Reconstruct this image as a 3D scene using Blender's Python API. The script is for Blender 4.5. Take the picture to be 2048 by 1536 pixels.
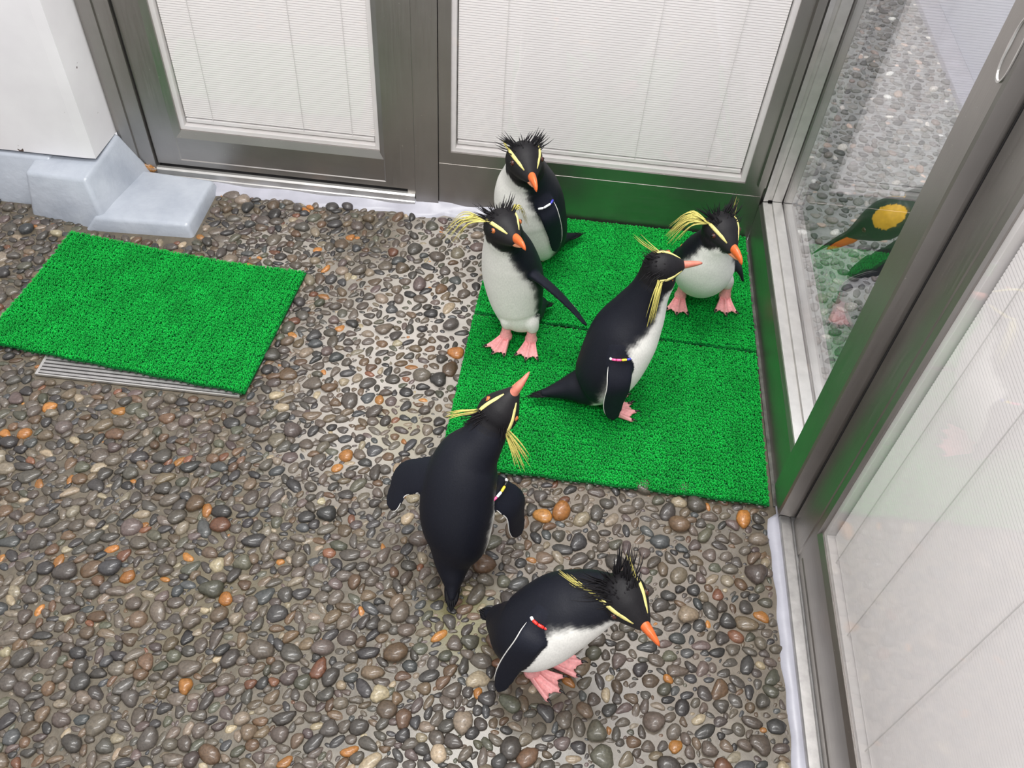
import bpy, bmesh, math, random
import numpy as np
from mathutils import Vector, Matrix, kdtree

random.seed(7)
rng = np.random.default_rng(11)
scene = bpy.context.scene
for o in list(bpy.data.objects):
    bpy.data.objects.remove(o)
COL = scene.collection

# ------------------------------------------------------------------ camera
cam_data = bpy.data.cameras.new('camera')
cam = bpy.data.objects.new('camera', cam_data)
COL.objects.link(cam)
cam_data.sensor_width = 36.0
cam_data.lens = 36.0 * 1800.0 / 2048.0
cam_data.clip_start = 0.02
PITCH, ROLL, YAW = 0.8660007, -0.0866433, 0.0309119
CAM_Z = 1.3
ca, sa = math.cos(PITCH), math.sin(PITCH)
cb, sb = math.cos(ROLL), math.sin(ROLL)
cc, sc = math.cos(YAW), math.sin(YAW)
right = Vector((cc, sc, 0)); fwd0 = Vector((-sc, cc, 0))
fwd = fwd0 * ca + Vector((0, 0, -sa))
down = Vector((0, 0, -1)) * ca - fwd0 * sa
r2 = right * cb + down * sb
d2 = -right * sb + down * cb
m = Matrix((r2, -d2, -fwd)).transposed().to_4x4()
m.translation = Vector((0, 0, CAM_Z))
cam.matrix_world = m
scene.camera = cam

# ------------------------------------------------------------------ world, lights, exposure
scene.view_settings.view_transform = 'Standard'
scene.view_settings.look = 'None'
scene.view_settings.exposure = 0.0
scene.view_settings.gamma = 1.0
scene.view_settings.use_curve_mapping = False
world = bpy.data.worlds.new('room_light')
scene.world = world
world.use_nodes = True
bg = world.node_tree.nodes['Background']
bg.inputs[0].default_value = (0.98, 0.975, 1.0, 1)
bg.inputs[1].default_value = 0.82


def area_light(name, loc, target, sx, sy, power, col=(1, 1, 1)):
    d = bpy.data.lights.new(name, 'AREA')
    d.shape = 'RECTANGLE'; d.size = sx; d.size_y = sy
    d.energy = power; d.color = col
    o = bpy.data.objects.new(name, d)
    COL.objects.link(o)
    o.location = loc
    o.rotation_euler = (Vector(target) - Vector(loc)).to_track_quat('-Z', 'Y').to_euler()
    return o


area_light('ceiling_lamp', (-0.25, 1.15, 2.7), (-0.2, 1.1, 0), 1.3, 0.35, 46, (1.0, 0.98, 0.95))
area_light('ceiling_lamp', (-0.1, -0.6, 2.7), (0.0, 0.9, 0.2), 2.0, 0.5, 54, (1.0, 0.98, 0.96))
area_light('corridor_lamp', (0.95, 1.9, 2.6), (0.85, 1.8, 0), 0.5, 2.0, 40, (0.96, 0.98, 1.0))


# ------------------------------------------------------------------ helpers
def tag(o, label=None, cat=None, group=None, kind=None):
    if label: o['label'] = label
    if cat: o['category'] = cat
    if group: o['group'] = group
    if kind: o['kind'] = kind
    return o


def empty(name, loc=(0, 0, 0)):
    o = bpy.data.objects.new(name, None)
    o.empty_display_size = 0.05
    COL.objects.link(o)
    o.location = loc
    return o


def link_mesh(name, me, mat=None, parent=None):
    o = bpy.data.objects.new(name, me)
    COL.objects.link(o)
    if mat is not None and len(me.materials) == 0:
        me.materials.append(mat)
    if parent is not None:
        o.parent = parent
        o.matrix_parent_inverse = Matrix.Translation(-Vector(parent.location)) if parent.parent is None else Matrix.Identity(4)
        if parent.parent is not None:
            o.matrix_parent_inverse = Matrix.Identity(4)
    return o


def mesh_from(name, verts, faces, smooth=True):
    me = bpy.data.meshes.new(name)
    me.from_pydata([tuple(map(float, v)) for v in verts], [], [tuple(int(i) for i in f) for f in faces])
    me.update()
    if smooth:
        me.polygons.foreach_set('use_smooth', [True] * len(me.polygons))
    return me


def fast_mesh(name, V, F, smooth=True):
    """V (n,3) float array, F (m,k) int array with k constant"""
    me = bpy.data.meshes.new(name)
    n, (mm, k) = len(V), F.shape
    me.vertices.add(n); me.vertices.foreach_set('co', V.astype(np.float32).ravel())
    me.loops.add(mm * k); me.loops.foreach_set('vertex_index', F.astype(np.int32).ravel())
    me.polygons.add(mm)
    me.polygons.foreach_set('loop_start', np.arange(0, mm * k, k, dtype=np.int32))
    me.polygons.foreach_set('loop_total', np.full(mm, k, dtype=np.int32))
    me.update(calc_edges=True)
    me.polygons.foreach_set('use_smooth', np.full(mm, smooth, dtype=bool))
    return me


def set_col(me, cols):
    a = me.color_attributes.new('Col', 'FLOAT_COLOR', 'POINT')
    c = np.ones((len(me.vertices), 4), np.float32); c[:, :3] = cols
    a.data.foreach_set('color', c.ravel())


class MB:
    """collects boxes and prisms into one bmesh"""
    def __init__(self): self.bm = bmesh.new()

    def box(self, x0, x1, y0, y1, z0, z1):
        vs = [self.bm.verts.new((x, y, z)) for x in (x0, x1) for y in (y0, y1) for z in (z0, z1)]
        for f in ((0, 1, 3, 2), (4, 6, 7, 5), (0, 4, 5, 1), (2, 3, 7, 6), (0, 2, 6, 4), (1, 5, 7, 3)):
            self.bm.faces.new([vs[i] for i in f])
        return self

    def prism(self, prof, axis, a, b):
        """profile points (p,q) swept from a to b along axis 'x' (p=y,q=z), 'y' (p=x,q=z), 'z' (p=x,q=y)"""
        def mk(p, q, t):
            return {'x': (t, p, q), 'y': (p, t, q), 'z': (p, q, t)}[axis]
        A = [self.bm.verts.new(mk(p, q, a)) for p, q in prof]
        B = [self.bm.verts.new(mk(p, q, b)) for p, q in prof]
        n = len(prof)
        self.bm.faces.new(A); self.bm.faces.new(B[::-1])
        for i in range(n):
            j = (i + 1) % n
            self.bm.faces.new((A[i], B[i], B[j], A[j]))
        return self

    def build(self, name, mat, parent=None, bevel=0.0, seg=2, smooth=False):
        bmesh.ops.recalc_face_normals(self.bm, faces=self.bm.faces)
        if bevel:
            bmesh.ops.bevel(self.bm, geom=list(self.bm.edges), offset=bevel, segments=seg, affect='EDGES', profile=0.6, clamp_overlap=True)
        me = bpy.data.meshes.new(name)
        self.bm.to_mesh(me); self.bm.free()
        if smooth:
            me.polygons.foreach_set('use_smooth', [True] * len(me.polygons))
        return link_mesh(name, me, mat, parent)


# ------------------------------------------------------------------ materials
def new_mat(name):
    mt = bpy.data.materials.new(name); mt.use_nodes = True
    nt = mt.node_tree
    return mt, nt, nt.nodes['Principled BSDF']


def noise(nt, scale, detail=4, rough=0.55, coord='Object', dist=0.0, stretch=None):
    tc = nt.nodes.new('ShaderNodeTexCoord')
    n = nt.nodes.new('ShaderNodeTexNoise')
    n.inputs['Scale'].default_value = scale; n.inputs['Detail'].default_value = detail
    n.inputs['Roughness'].default_value = rough; n.inputs['Distortion'].default_value = dist
    if stretch:
        mp = nt.nodes.new('ShaderNodeMapping'); mp.inputs['Scale'].default_value = stretch
        nt.links.new(tc.outputs[coord], mp.inputs[0]); nt.links.new(mp.outputs[0], n.inputs['Vector'])
    else:
        nt.links.new(tc.outputs[coord], n.inputs['Vector'])
    return n


def ramp(nt, src, stops):
    r = nt.nodes.new('ShaderNodeValToRGB')
    e = r.color_ramp.elements
    e[0].position, e[0].color = stops[0][0], (*stops[0][1], 1)
    e[1].position, e[1].color = stops[-1][0], (*stops[-1][1], 1)
    for p, c in stops[1:-1]:
        k = e.new(p); k.color = (*c, 1)
    nt.links.new(src, r.inputs[0])
    return r


def bump(nt, bsdf, h, strength=0.3, dist=0.002):
    b = nt.nodes.new('ShaderNodeBump'); b.inputs['Strength'].default_value = strength
    b.inputs['Distance'].default_value = dist
    nt.links.new(h, b.inputs['Height']); nt.links.new(b.outputs[0], bsdf.inputs['Normal'])
    return b


def mixc(nt, fac, a, b, mode='MIX'):
    mx = nt.nodes.new('ShaderNodeMix'); mx.data_type = 'RGBA'; mx.blend_type = mode
    if hasattr(fac, 'default_value') or hasattr(fac, 'links'): nt.links.new(fac, mx.inputs[0])
    else: mx.inputs[0].default_value = fac
    for s, i in ((a, 6), (b, 7)):
        if isinstance(s, tuple): mx.inputs[i].default_value = (*s, 1)
        else: nt.links.new(s, mx.inputs[i])
    return mx.outputs[2]


def plain(name, col, rough=0.5, metal=0.0, nscale=None, var=0.15, bstr=0.0, spec=0.5, coat=0.0):
    mt, nt, b = new_mat(name)
    b.inputs['Roughness'].default_value = rough; b.inputs['Metallic'].default_value = metal
    b.inputs['Specular IOR Level'].default_value = spec; b.inputs['Coat Weight'].default_value = coat
    n = noise(nt, nscale or 30, 5)
    lo = tuple(c * (1 - var) for c in col); hi = tuple(min(1, c * (1 + var)) for c in col)
    r = ramp(nt, n.outputs[0], [(0.3, lo), (0.7, hi)])
    nt.links.new(r.outputs[0], b.inputs['Base Color'])
    if bstr: bump(nt, b, n.outputs[0], bstr)
    return mt


def steel(name, col=(0.39, 0.37, 0.352), rough=0.38, stretch=(900, 900, 12)):
    mt, nt, b = new_mat(name)
    b.inputs['Metallic'].default_value = 1.0
    n = noise(nt, 1.0, 3, stretch=stretch)
    n2 = noise(nt, 5.0, 5)
    r = ramp(nt, n2.outputs[0], [(0.3, tuple(c * 0.86 for c in col)), (0.7, tuple(c * 1.08 for c in col))])
    # dried splashes and specks
    n3 = noise(nt, 170, 2)
    sp = ramp(nt, n3.outputs[0], [(0.74, (0, 0, 0)), (0.78, (1, 1, 1))])
    c2 = mixc(nt, sp.outputs[0], r.outputs[0], (0.55, 0.54, 0.50))
    nt.links.new(c2, b.inputs['Base Color'])
    rr = ramp(nt, n.outputs[0], [(0.2, (rough * 0.8,) * 3), (0.8, (rough * 1.3,) * 3)])
    nt.links.new(rr.outputs[0], b.inputs['Roughness'])
    bump(nt, b, n.outputs[0], 0.02, 0.0003)
    return mt


def attr_mat(name, rough=0.5, nscale=60, var=0.12, bstr=0.2, bdist=0.001, spec=0.5, coat=0.0, coat_r=0.1, stretch=None):
    mt, nt, b = new_mat(name)
    a = nt.nodes.new('ShaderNodeAttribute'); a.attribute_name = 'Col'
    n = noise(nt, nscale, 5, stretch=stretch)
    r = ramp(nt, n.outputs[0], [(0.25, (1 - var,) * 3), (0.75, (1 + var,) * 3)])
    c = mixc(nt, 1.0, a.outputs[0], r.outputs[0], 'MULTIPLY')
    nt.links.new(c, b.inputs['Base Color'])
    b.inputs['Roughness'].default_value = rough; b.inputs['Specular IOR Level'].default_value = spec
    b.inputs['Coat Weight'].default_value = coat; b.inputs['Coat Roughness'].default_value = coat_r
    if bstr: bump(nt, b, n.outputs[0], bstr, bdist)
    return mt


M_steel = steel('brushed_steel')
M_steelh = steel('brushed_steel_flat', stretch=(12, 900, 900))
M_steely = steel('brushed_steel_side', stretch=(900, 12, 900))
M_alu = plain('pale_aluminium', (0.56, 0.55, 0.53), 0.32, 0.75, 40, 0.08)
M_track = plain('worn_aluminium_track', (0.40, 0.39, 0.385), 0.42, 0.7, 60, 0.15)
M_dark = plain('dark_gap_shade', (0.03, 0.028, 0.028), 0.7)  # near-black standing in for the shade inside gaps, slots and grooves
M_seam = plain('dark_grey_seam', (0.09, 0.09, 0.08), 0.5, 0, 60, 0.5, 0.3)  # dark grey strip closing the joint beside the mats
M_white = plain('white_spacer_frame', (0.82, 0.805, 0.785), 0.45, 0, 20, 0.03)
M_slat = plain('white_blind_slat', (0.90, 0.885, 0.865), 0.5, 0, 15, 0.02)
M_board = plain('white_backing_panel', (0.60, 0.59, 0.575), 0.8, 0, 8, 0.03)
M_cord = plain('pale_cord', (0.76, 0.75, 0.73), 0.8, 0, 8, 0.03)
M_curb = plain('pale_grey_floor_paint', (0.36, 0.36, 0.41), 0.35, 0, 25, 0.10, 0.25)
M_orange = plain('orange_beak', (0.70, 0.135, 0.03), 0.32, 0, 120, 0.18)
M_pinkbeak = plain('pink_orange_beak', (0.62, 0.20, 0.14), 0.35, 0, 90, 0.25)
M_orange2 = plain('pale_orange_beak', (0.62, 0.25, 0.13), 0.35, 0, 120, 0.15)
M_gape = plain('pink_gape', (0.62, 0.33, 0.28), 0.4, 0, 90, 0.1)
M_foot = plain('pink_foot_skin', (0.80, 0.35, 0.35), 0.42, 0, 260, 0.16, 0.4)
M_claw = plain('black_claw', (0.018, 0.014, 0.014), 0.4)
M_tail = plain('black_tail_feather', (0.005, 0.005, 0.007), 0.6, 0, 200, 0.3, 0.0, 0.2)
M_crown = plain('black_crown_feather', (0.008, 0.007, 0.009), 0.6, 0, 200, 0.3, 0.0, 0.25)
M_yellow = plain('yellow_crest_feather', (0.60, 0.53, 0.14), 0.55, 0, 300, 0.22)
M_brow = plain('pale_yellow_brow', (0.70, 0.62, 0.22), 0.6, 0, 300, 0.15)
M_iris = plain('red_brown_iris', (0.42, 0.12, 0.03), 0.15, 0, 300, 0.1)
M_pupil = plain('black_pupil', (0.004, 0.004, 0.004), 0.05)
M_penguin = attr_mat('penguin_feathers', 0.55, 1.0, 0.10, 0.35, 0.0008, 0.25, stretch=(420, 420, 200))
M_penguin.node_tree.nodes['Principled BSDF'].inputs['Sheen Weight'].default_value = 0.0
M_stone = attr_mat('wet_pebble', 0.45, 260, 0.36, 0.45, 0.0014, 0.4, 0.40, 0.14)
M_turf = attr_mat('green_plastic_turf', 0.6, 25, 0.12, 0.0, spec=0.15)
M_king = attr_mat('king_penguin_feathers', 0.5, 200, 0.15, 0.3, 0.001)
BEADS = {k: plain('bead_' + k, v, 0.25, 0, 60, 0.05) for k, v in dict(
    white=(0.85, 0.85, 0.85), red=(0.75, 0.03, 0.02), pink=(0.85, 0.10, 0.28), yellow=(0.80, 0.62, 0.05), blue=(0.06, 0.06, 0.45), black=(0.02, 0.02, 0.02)).items()}


def glass_mat(name='clear_pane', refl=0.04):
    mt, nt, b = new_mat(name)
    nt.nodes.remove(b)
    out = [n for n in nt.nodes if n.type == 'OUTPUT_MATERIAL'][0]
    tr = nt.nodes.new('ShaderNodeBsdfTransparent'); tr.inputs[0].default_value = (0.992, 0.985, 0.988, 1)
    gl = nt.nodes.new('ShaderNodeBsdfGlossy'); gl.inputs['Roughness'].default_value = 0.0
    # Schlick reflectance, the same from both faces of the pane
    ge = nt.nodes.new('ShaderNodeNewGeometry')
    dt = nt.nodes.new('ShaderNodeVectorMath'); dt.operation = 'DOT_PRODUCT'
    nt.links.new(ge.outputs['Incoming'], dt.inputs[0]); nt.links.new(ge.outputs['Normal'], dt.inputs[1])
    ab = nt.nodes.new('ShaderNodeMath'); ab.operation = 'ABSOLUTE'; nt.links.new(dt.outputs['Value'], ab.inputs[0])
    iv = nt.nodes.new('ShaderNodeMath'); iv.operation = 'SUBTRACT'; iv.inputs[0].default_value = 1.0; nt.links.new(ab.outputs[0], iv.inputs[1])
    pw = nt.nodes.new('ShaderNodeMath'); pw.operation = 'POWER'; pw.inputs[1].default_value = 5.0; nt.links.new(iv.outputs[0], pw.inputs[0])
    mul = nt.nodes.new('ShaderNodeMath'); mul.operation = 'MULTIPLY_ADD'
    mul.inputs[1].default_value = 0.96; mul.inputs[2].default_value = refl; nt.links.new(pw.outputs[0], mul.inputs[0])
    mx = nt.nodes.new('ShaderNodeMixShader')
    nt.links.new(mul.outputs[0], mx.inputs[0])
    nt.links.new(tr.outputs[0], mx.inputs[1]); nt.links.new(gl.outputs[0], mx.inputs[2])
    nt.links.new(mx.outputs[0], out.inputs[0])
    return mt


M_glass = glass_mat()
M_glass_clear = glass_mat('clear_double_pane', 0.16)


def painted_wall_mat():
    mt, nt, b = new_mat('white_painted_metal')
    b.inputs['Roughness'].default_value = 0.4
    n = noise(nt, 6, 4)
    r = ramp(nt, n.outputs[0], [(0.3, (0.74, 0.72, 0.74)), (0.7, (0.84, 0.825, 0.84))])
    n2 = noise(nt, 38, 2)
    chips = ramp(nt, n2.outputs[0], [(0.735, (0, 0, 0)), (0.75, (1, 1, 1))])
    c = mixc(nt, chips.outputs[0], r.outputs[0], (0.10, 0.07, 0.06))
    nt.links.new(c, b.inputs['Base Color'])
    bump(nt, b, n.outputs[0], 0.1)
    return mt


M_paint = painted_wall_mat()


def step_mat():
    mt, nt, b = new_mat('glossy_grey_blue_paint')
    b.inputs['Roughness'].default_value = 0.25
    n = noise(nt, 9, 6)
    r = ramp(nt, n.outputs[0], [(0.3, (0.29, 0.32, 0.37)), (0.7, (0.42, 0.45, 0.50))])
    nt.links.new(r.outputs[0], b.inputs['Base Color'])
    n2 = noise(nt, 40, 5)
    bump(nt, b, n2.outputs[0], 0.55, 0.003)
    return mt


M_step = step_mat()


def rust_mat():
    mt, nt, b = new_mat('rust_stain')
    n = noise(nt, 90, 5)
    r = ramp(nt, n.outputs[0], [(0.35, (0.42, 0.38, 0.34)), (0.5, (0.38, 0.17, 0.04)), (0.65, (0.18, 0.07, 0.02))])
    nt.links.new(r.outputs[0], b.inputs['Base Color'])
    b.inputs['Roughness'].default_value = 0.8
    bump(nt, b, n.outputs[0], 0.6)
    return mt


M_rust = rust_mat()


def mortar_mat(name, base=(0.100, 0.082, 0.056), pale=(0.52, 0.49, 0.45), spots=()):
    mt, nt, b = new_mat(name)
    b.inputs['Roughness'].default_value = 0.45
    b.inputs['Coat Weight'].default_value = 0.5; b.inputs['Coat Roughness'].default_value = 0.2
    n = noise(nt, 45, 6, 0.65)
    big = noise(nt, 3.2, 3)
    r = ramp(nt, n.outputs[0], [(0.3, tuple(c * 0.62 for c in base)), (0.7, tuple(c * 1.25 for c in base))])
    cur = r.outputs[0]
    geo = nt.nodes.new('ShaderNodeNewGeometry')
    for (cx, cy, rad, col, amt) in spots:
        vm = nt.nodes.new('ShaderNodeVectorMath'); vm.operation = 'DISTANCE'
        vm.inputs[1].default_value = (cx, cy, 0)
        nt.links.new(geo.outputs['Position'], vm.inputs[0])
        ad = nt.nodes.new('ShaderNodeMath'); ad.operation = 'MULTIPLY_ADD'
        nt.links.new(big.outputs[0], ad.inputs[0]); ad.inputs[1].default_value = -rad * 1.2
        nt.links.new(vm.outputs['Value'], ad.inputs[2])
        mr = nt.nodes.new('ShaderNodeMapRange')
        nt.links.new(ad.outputs[0], mr.inputs[0])
        mr.inputs[1].default_value = rad * 0.45; mr.inputs[2].default_value = -rad * 0.25
        mr.inputs[3].default_value = 0; mr.inputs[4].default_value = amt
        cur = mixc(nt, mr.outputs[0], cur, col)
    nt.links.new(cur, b.inputs['Base Color'])
    bump(nt, b, n.outputs[0], 0.6, 0.003)
    return mt


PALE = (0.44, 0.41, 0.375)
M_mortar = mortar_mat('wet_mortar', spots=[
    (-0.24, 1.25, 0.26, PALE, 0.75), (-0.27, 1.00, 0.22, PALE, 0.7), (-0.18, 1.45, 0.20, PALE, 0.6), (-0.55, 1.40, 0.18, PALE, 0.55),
    (0.25, 0.62, 0.22, (0.17, 0.14, 0.11), 0.7), (0.1, 0.78, 0.25, (0.17, 0.14, 0.11), 0.7),
    (-0.22, 0.98, 0.09, (0.17, 0.15, 0.05), 0.5), (-0.06, 0.62, 0.09, (0.13, 0.12, 0.02), 0.6), (-0.45, 0.62, 0.2, (0.10, 0.08, 0.035), 0.5)])
M_mortar2 = mortar_mat('glare_pale_mortar', (0.38, 0.38, 0.37))  # base raised to put glare and pane reflection into the mortar colour

# ------------------------------------------------------------------ setting: back wall with steel door and window
TOP = 1.22
YB = 1.600
SLAT_P = 0.0051


def slat_mesh(name, length, axis, p=SLAT_P):
    """thin, slightly crowned strip, tilted nearly closed; long side along axis x or y"""
    h = p * 0.60; t = 0.0018
    # (depth, z) profile, depth grows away from the viewer
    prof = [(-t * 0.9, -h), (-t * 0.2 - 0.0007, 0), (t, h), (t + 0.0004, h), (0.0004 - t * 0.2, 0), (-t * 0.9 + 0.0004, -h)]
    vs, fs = [], []
    for e in (0, length):
        for d, z in prof:
            vs.append((e, d, z) if axis == 'x' else (d, e, z))
    n = len(prof)
    for i in range(n):
        j = (i + 1) % n
        fs.append((i, j, n + j, n + i))
    fs += [(0, 1, 4, 5), (1, 2, 3, 4), (n + 5, n + 4, n + 1, n), (n + 4, n + 3, n + 2, n + 1)]
    return mesh_from(name, vs, fs, False)


def blind_x(parent, x0, x1, z0, z1, yg):
    """glazed panel with a closed blind between the panes, facing -Y"""
    w = 0.011
    f = MB()
    f.box(x0, x0 + w, yg + 0.001, yg + 0.030, z0, z1); f.box(x1 - w, x1, yg + 0.001, yg + 0.030, z0, z1)
    f.box(x0 + w, x1 - w, yg + 0.001, yg + 0.030, z0, z0 + w); f.box(x0 + w, x1 - w, yg + 0.001, yg + 0.030, z1 - w, z1)
    f.build('spacer_frame', M_white, parent, 0.0008, 1)
    MB().box(x0, x1, yg + 0.030, yg + 0.034, z0, z1).build('backing_panel', M_board, parent)
    zz = z0 + w + 0.004
    MB().box(x0 + w + 0.003, x1 - w - 0.003, yg + 0.009, yg + 0.017, zz, zz + 0.009).build('bottom_bar', M_white, parent, 0.001, 1)
    me = slat_mesh('slat', x1 - x0 - 2 * w - 0.005, 'x')
    me.materials.append(M_slat)
    z = zz + 0.015
    while z < z1 - w - 0.004:
        o = link_mesh('slat', me, None, parent)
        o.location = (x0 + w + 0.0025, yg + 0.013, z)
        z += SLAT_P
    for fx in (0.17, 0.62, 0.86):
        xc = x0 + (x1 - x0) * fx
        MB().box(xc - 0.0005, xc + 0.0005, yg + 0.0075, yg + 0.0083, zz + 0.009, z1 - w).build('cord', M_cord, parent)
    MB().box(x0, x1, yg - 0.002, yg, z0, z1).build('glass_pane', M_glass, parent)


def blind_y(parent, y0, y1, z0, z1, xg, p=SLAT_P):
    w = 0.011
    f = MB()
    f.box(xg + 0.001, xg + 0.030, y0, y0 + w, z0, z1); f.box(xg + 0.001, xg + 0.030, y1 - w, y1, z0, z1)
    f.box(xg + 0.001, xg + 0.030, y0 + w, y1 - w, z0, z0 + w); f.box(xg + 0.001, xg + 0.030, y0 + w, y1 - w, z1 - w, z1)
    f.build('spacer_frame', M_white, parent, 0.0008, 1)
    MB().box(xg + 0.030, xg + 0.034, y0, y1, z0, z1).build('backing_panel', M_board, parent)
    me = slat_mesh('slat', y1 - y0 - 2 * w - 0.009, 'y', p)
    me.materials.append(M_slat)
    z = z0 + w + 0.008
    while z < z1 - w - 0.004:
        o = link_mesh('slat', me, None, parent)
        o.location = (xg + 0.013, y0 + w + 0.0045, z)
        z += p
    for yc in (0.716, 0.60, 0.44, 0.28):
        MB().box(xg + 0.0072, xg + 0.0082, yc - 0.0006, yc + 0.0006, z0 + w, z1 - w).build('cord', M_cord, parent)
    MB().box(xg - 0.002, xg, y0, y1, z0, z1).build('glass_pane', M_glass, parent)


# left jamb, grooved
jb = MB().prism([(-0.955, 1.66), (-0.955, 1.600), (-0.946, 1.598), (-0.944, 1.594), (-0.920, 1.594), (-0.918, 1.598), (-0.908, 1.598), (-0.906, 1.594),
                 (-0.884, 1.594), (-0.884, 1.66)], 'z', 0.0, TOP).build('trim_1', M_steel)
tag(jb, 'grooved brushed steel jamb between white column and left blind door', kind='structure')
gp = MB().box(-0.884, -0.8805, 1.606, 1.66, 0.03, TOP).build('trim_2', M_dark)
tag(gp, 'dark gap between left jamb and door leaf', kind='structure')

door = empty('door_1', (-0.6, 1.60, 0.0))
tag(door, 'steel framed door with a closed white blind in its glass, left in the back wall', kind='structure')
MB().prism([(-0.8805, 1.64), (-0.8805, 1.602), (-0.828, 1.602), (-0.8135, 1.608), (-0.8135, 1.64)], 'z', 0.042, TOP).build('stile', M_steel, door)
MB().prism([(-0.377, 1.64), (-0.377, 1.608), (-0.366, 1.602), (-0.318, 1.602), (-0.318, 1.64)], 'z', 0.042, TOP).build('stile', M_steel, door)
MB().prism([(1.64, 0.042), (1.602, 0.042), (1.602, 0.055), (1.6035, 0.057), (1.6035, 0.113), (1.609, 0.130), (1.64, 0.130)], 'x', -0.828, -0.366).build('bottom_rail', M_steelh, door)
MB().box(-0.828, -0.366, 1.6035, 1.64, TOP - 0.07, TOP).build('top_rail', M_steelh, door)
blind_x(door, -0.8145, -0.376, 0.1285, TOP - 0.07, 1.612)

th = MB().prism([(1.66, 0.0), (1.590, 0.0), (1.590, 0.016), (1.592, 0.018), (1.592, 0.031), (1.596, 0.034), (1.603, 0.034), (1.603, 0.026), (1.64, 0.026), (1.64, 0.0)],
                'x', -0.884, -0.301).build('trim_3', M_alu)
tag(th, 'pinkish aluminium threshold channel below the left door', kind='structure')
MB().box(-0.884, -0.318, 1.605, 1.635, 0.0262, 0.030).build('gap_shadow_strip', M_dark, th)

post = MB().prism([(-0.318, 1.66), (-0.318, 1.601), (-0.301, 1.601), (-0.299, 1.596), (-0.249, 1.596), (-0.249, 1.66)], 'z', 0.0, TOP).build('trim_4', M_steel)
tag(post, 'wide steel post between the two blind panels of the back wall', kind='structure')

win = empty('window_1', (0.08, 1.60, 0.0))
tag(win, 'fixed window with a closed white blind behind the standing penguins', kind='structure')
MB().prism([(1.66, 0.0), (1.5990, 0.0), (1.5990, 0.1222), (1.6000, 0.1225), (1.6000, 0.152), (1.66, 0.152)], 'x', -0.2475, 0.447).build('bottom_rail', M_steelh, win, 0.0)
MB().box(-0.2475, -0.2225, 1.600, 1.66, 0.152, TOP).build('stile', M_steel, win)
MB().prism([(0.405, 1.66), (0.405, 1.600), (0.430, 1.600), (0.432, 1.590), (0.4475, 1.590), (0.4475, 1.66)], 'z', 0.152, TOP).build('stile', M_steel, win)
MB().box(-0.2225, 0.405, 1.600, 1.66, TOP - 0.07, TOP).build('top_rail', M_steelh, win)
blind_x(win, -0.2235, 0.406, 0.151, TOP - 0.07, 1.604)

# painted curb along the back wall (uneven, hand applied)
vs, fs = [], []
N = 60
for i in range(N + 1):
    x = -0.96 + i * (0.03 + 0.96) / N
    wob = 0.004 * math.sin(i * 0.9) + 0.003 * math.sin(i * 0.37 + 1)
    yf = 1.572 + wob - (0.012 if x < -0.25 else 0.0)
    hz = 0.010 + 0.003 * math.sin(i * 0.63)
    for y, z in ((yf, -0.004), (yf + 0.004, 0.003), (yf + 0.012, 0.0065), (1.594, hz + 0.002), (1.6005, hz + 0.008 + 0.002 * math.sin(i * 1.3))):
        vs.append((x, y, z))
for i in range(N):
    for j in range(4):
        a = i * 5 + j
        fs.append((a, a + 5, a + 6, a + 1))
cu = link_mesh('baseboard_back', mesh_from('baseboard_back', vs, fs), M_curb)
tag(cu, 'pale lavender painted curb along the foot of the back wall', kind='structure')

# left white column, painted plinth, ledge and step
wl = MB().prism([(-1.60, 1.52), (-1.60, 1.50), (-0.985, 1.50), (-0.9615, 1.502), (-0.956, 1.598), (-0.956, 1.66), (-1.60, 1.66)], 'z', 0.113, TOP + 0.2).build('wall_left', M_paint)
tag(wl, 'white painted wall panel left of the steel jamb, with small dark chips', kind='structure')
MB().box(-1.60, -0.975, 1.515, 1.65, 0.107, 0.113).build('bottom_flange', M_dark, wl)


def poly(name, vs, fs, mat, bevel=0.0, seg=3, parent=None):
    bm = bmesh.new()
    V = [bm.verts.new(v) for v in vs]
    for f in fs: bm.faces.new([V[i] for i in f])
    bmesh.ops.recalc_face_normals(bm, faces=bm.faces)
    if bevel:
        bmesh.ops.bevel(bm, geom=list(bm.edges), offset=bevel, segments=seg, affect='EDGES', profile=0.5, clamp_overlap=True)
    me = bpy.data.meshes.new(name); bm.to_mesh(me); bm.free()
    me.polygons.foreach_set('use_smooth', [True] * len(me.polygons))
    o = link_mesh(name, me, mat, parent)
    return o


HEX = [(0, 1, 2, 3), (4, 7, 6, 5), (0, 4, 5, 1), (1, 5, 6, 2), (2, 6, 7, 3), (3, 7, 4, 0)]
pl = poly('baseboard_left', [(-1.60, 1.462, -0.01), (-1.06, 1.462, -0.01), (-1.06, 1.64, -0.01), (-1.60, 1.64, -0.01),
                             (-1.60, 1.495, 0.106), (-1.06, 1.495, 0.106), (-1.06, 1.64, 0.106), (-1.60, 1.64, 0.106)], HEX, M_step, 0.006)
tag(pl, 'grey blue painted plinth under the white wall at far left', kind='structure')
lg = poly('trim_5', [(-1.110, 1.432, -0.01), (-0.925, 1.400, -0.01), (-0.880, 1.600, -0.01), (-1.10, 1.640, -0.01),
                     (-1.098, 1.452, 0.098), (-0.966, 1.448, 0.100), (-0.950, 1.598, 0.112), (-1.10, 1.640, 0.106)], HEX, M_step, 0.009, 4)
tag(lg, 'rounded grey blue painted ledge block below the corner of the white wall', kind='structure')
st = poly('trim_6', [(-0.985, 1.398, -0.01), (-0.745, 1.410, -0.01), (-0.742, 1.592, -0.01), (-0.960, 1.592, -0.01),
                     (-0.955, 1.412, 0.030), (-0.757, 1.421, 0.030), (-0.752, 1.578, 0.028), (-0.930, 1.585, 0.032)], HEX, M_step, 0.008, 4)
tag(st, 'low wet grey blue painted step slab in front of the left door', kind='structure')
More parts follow.
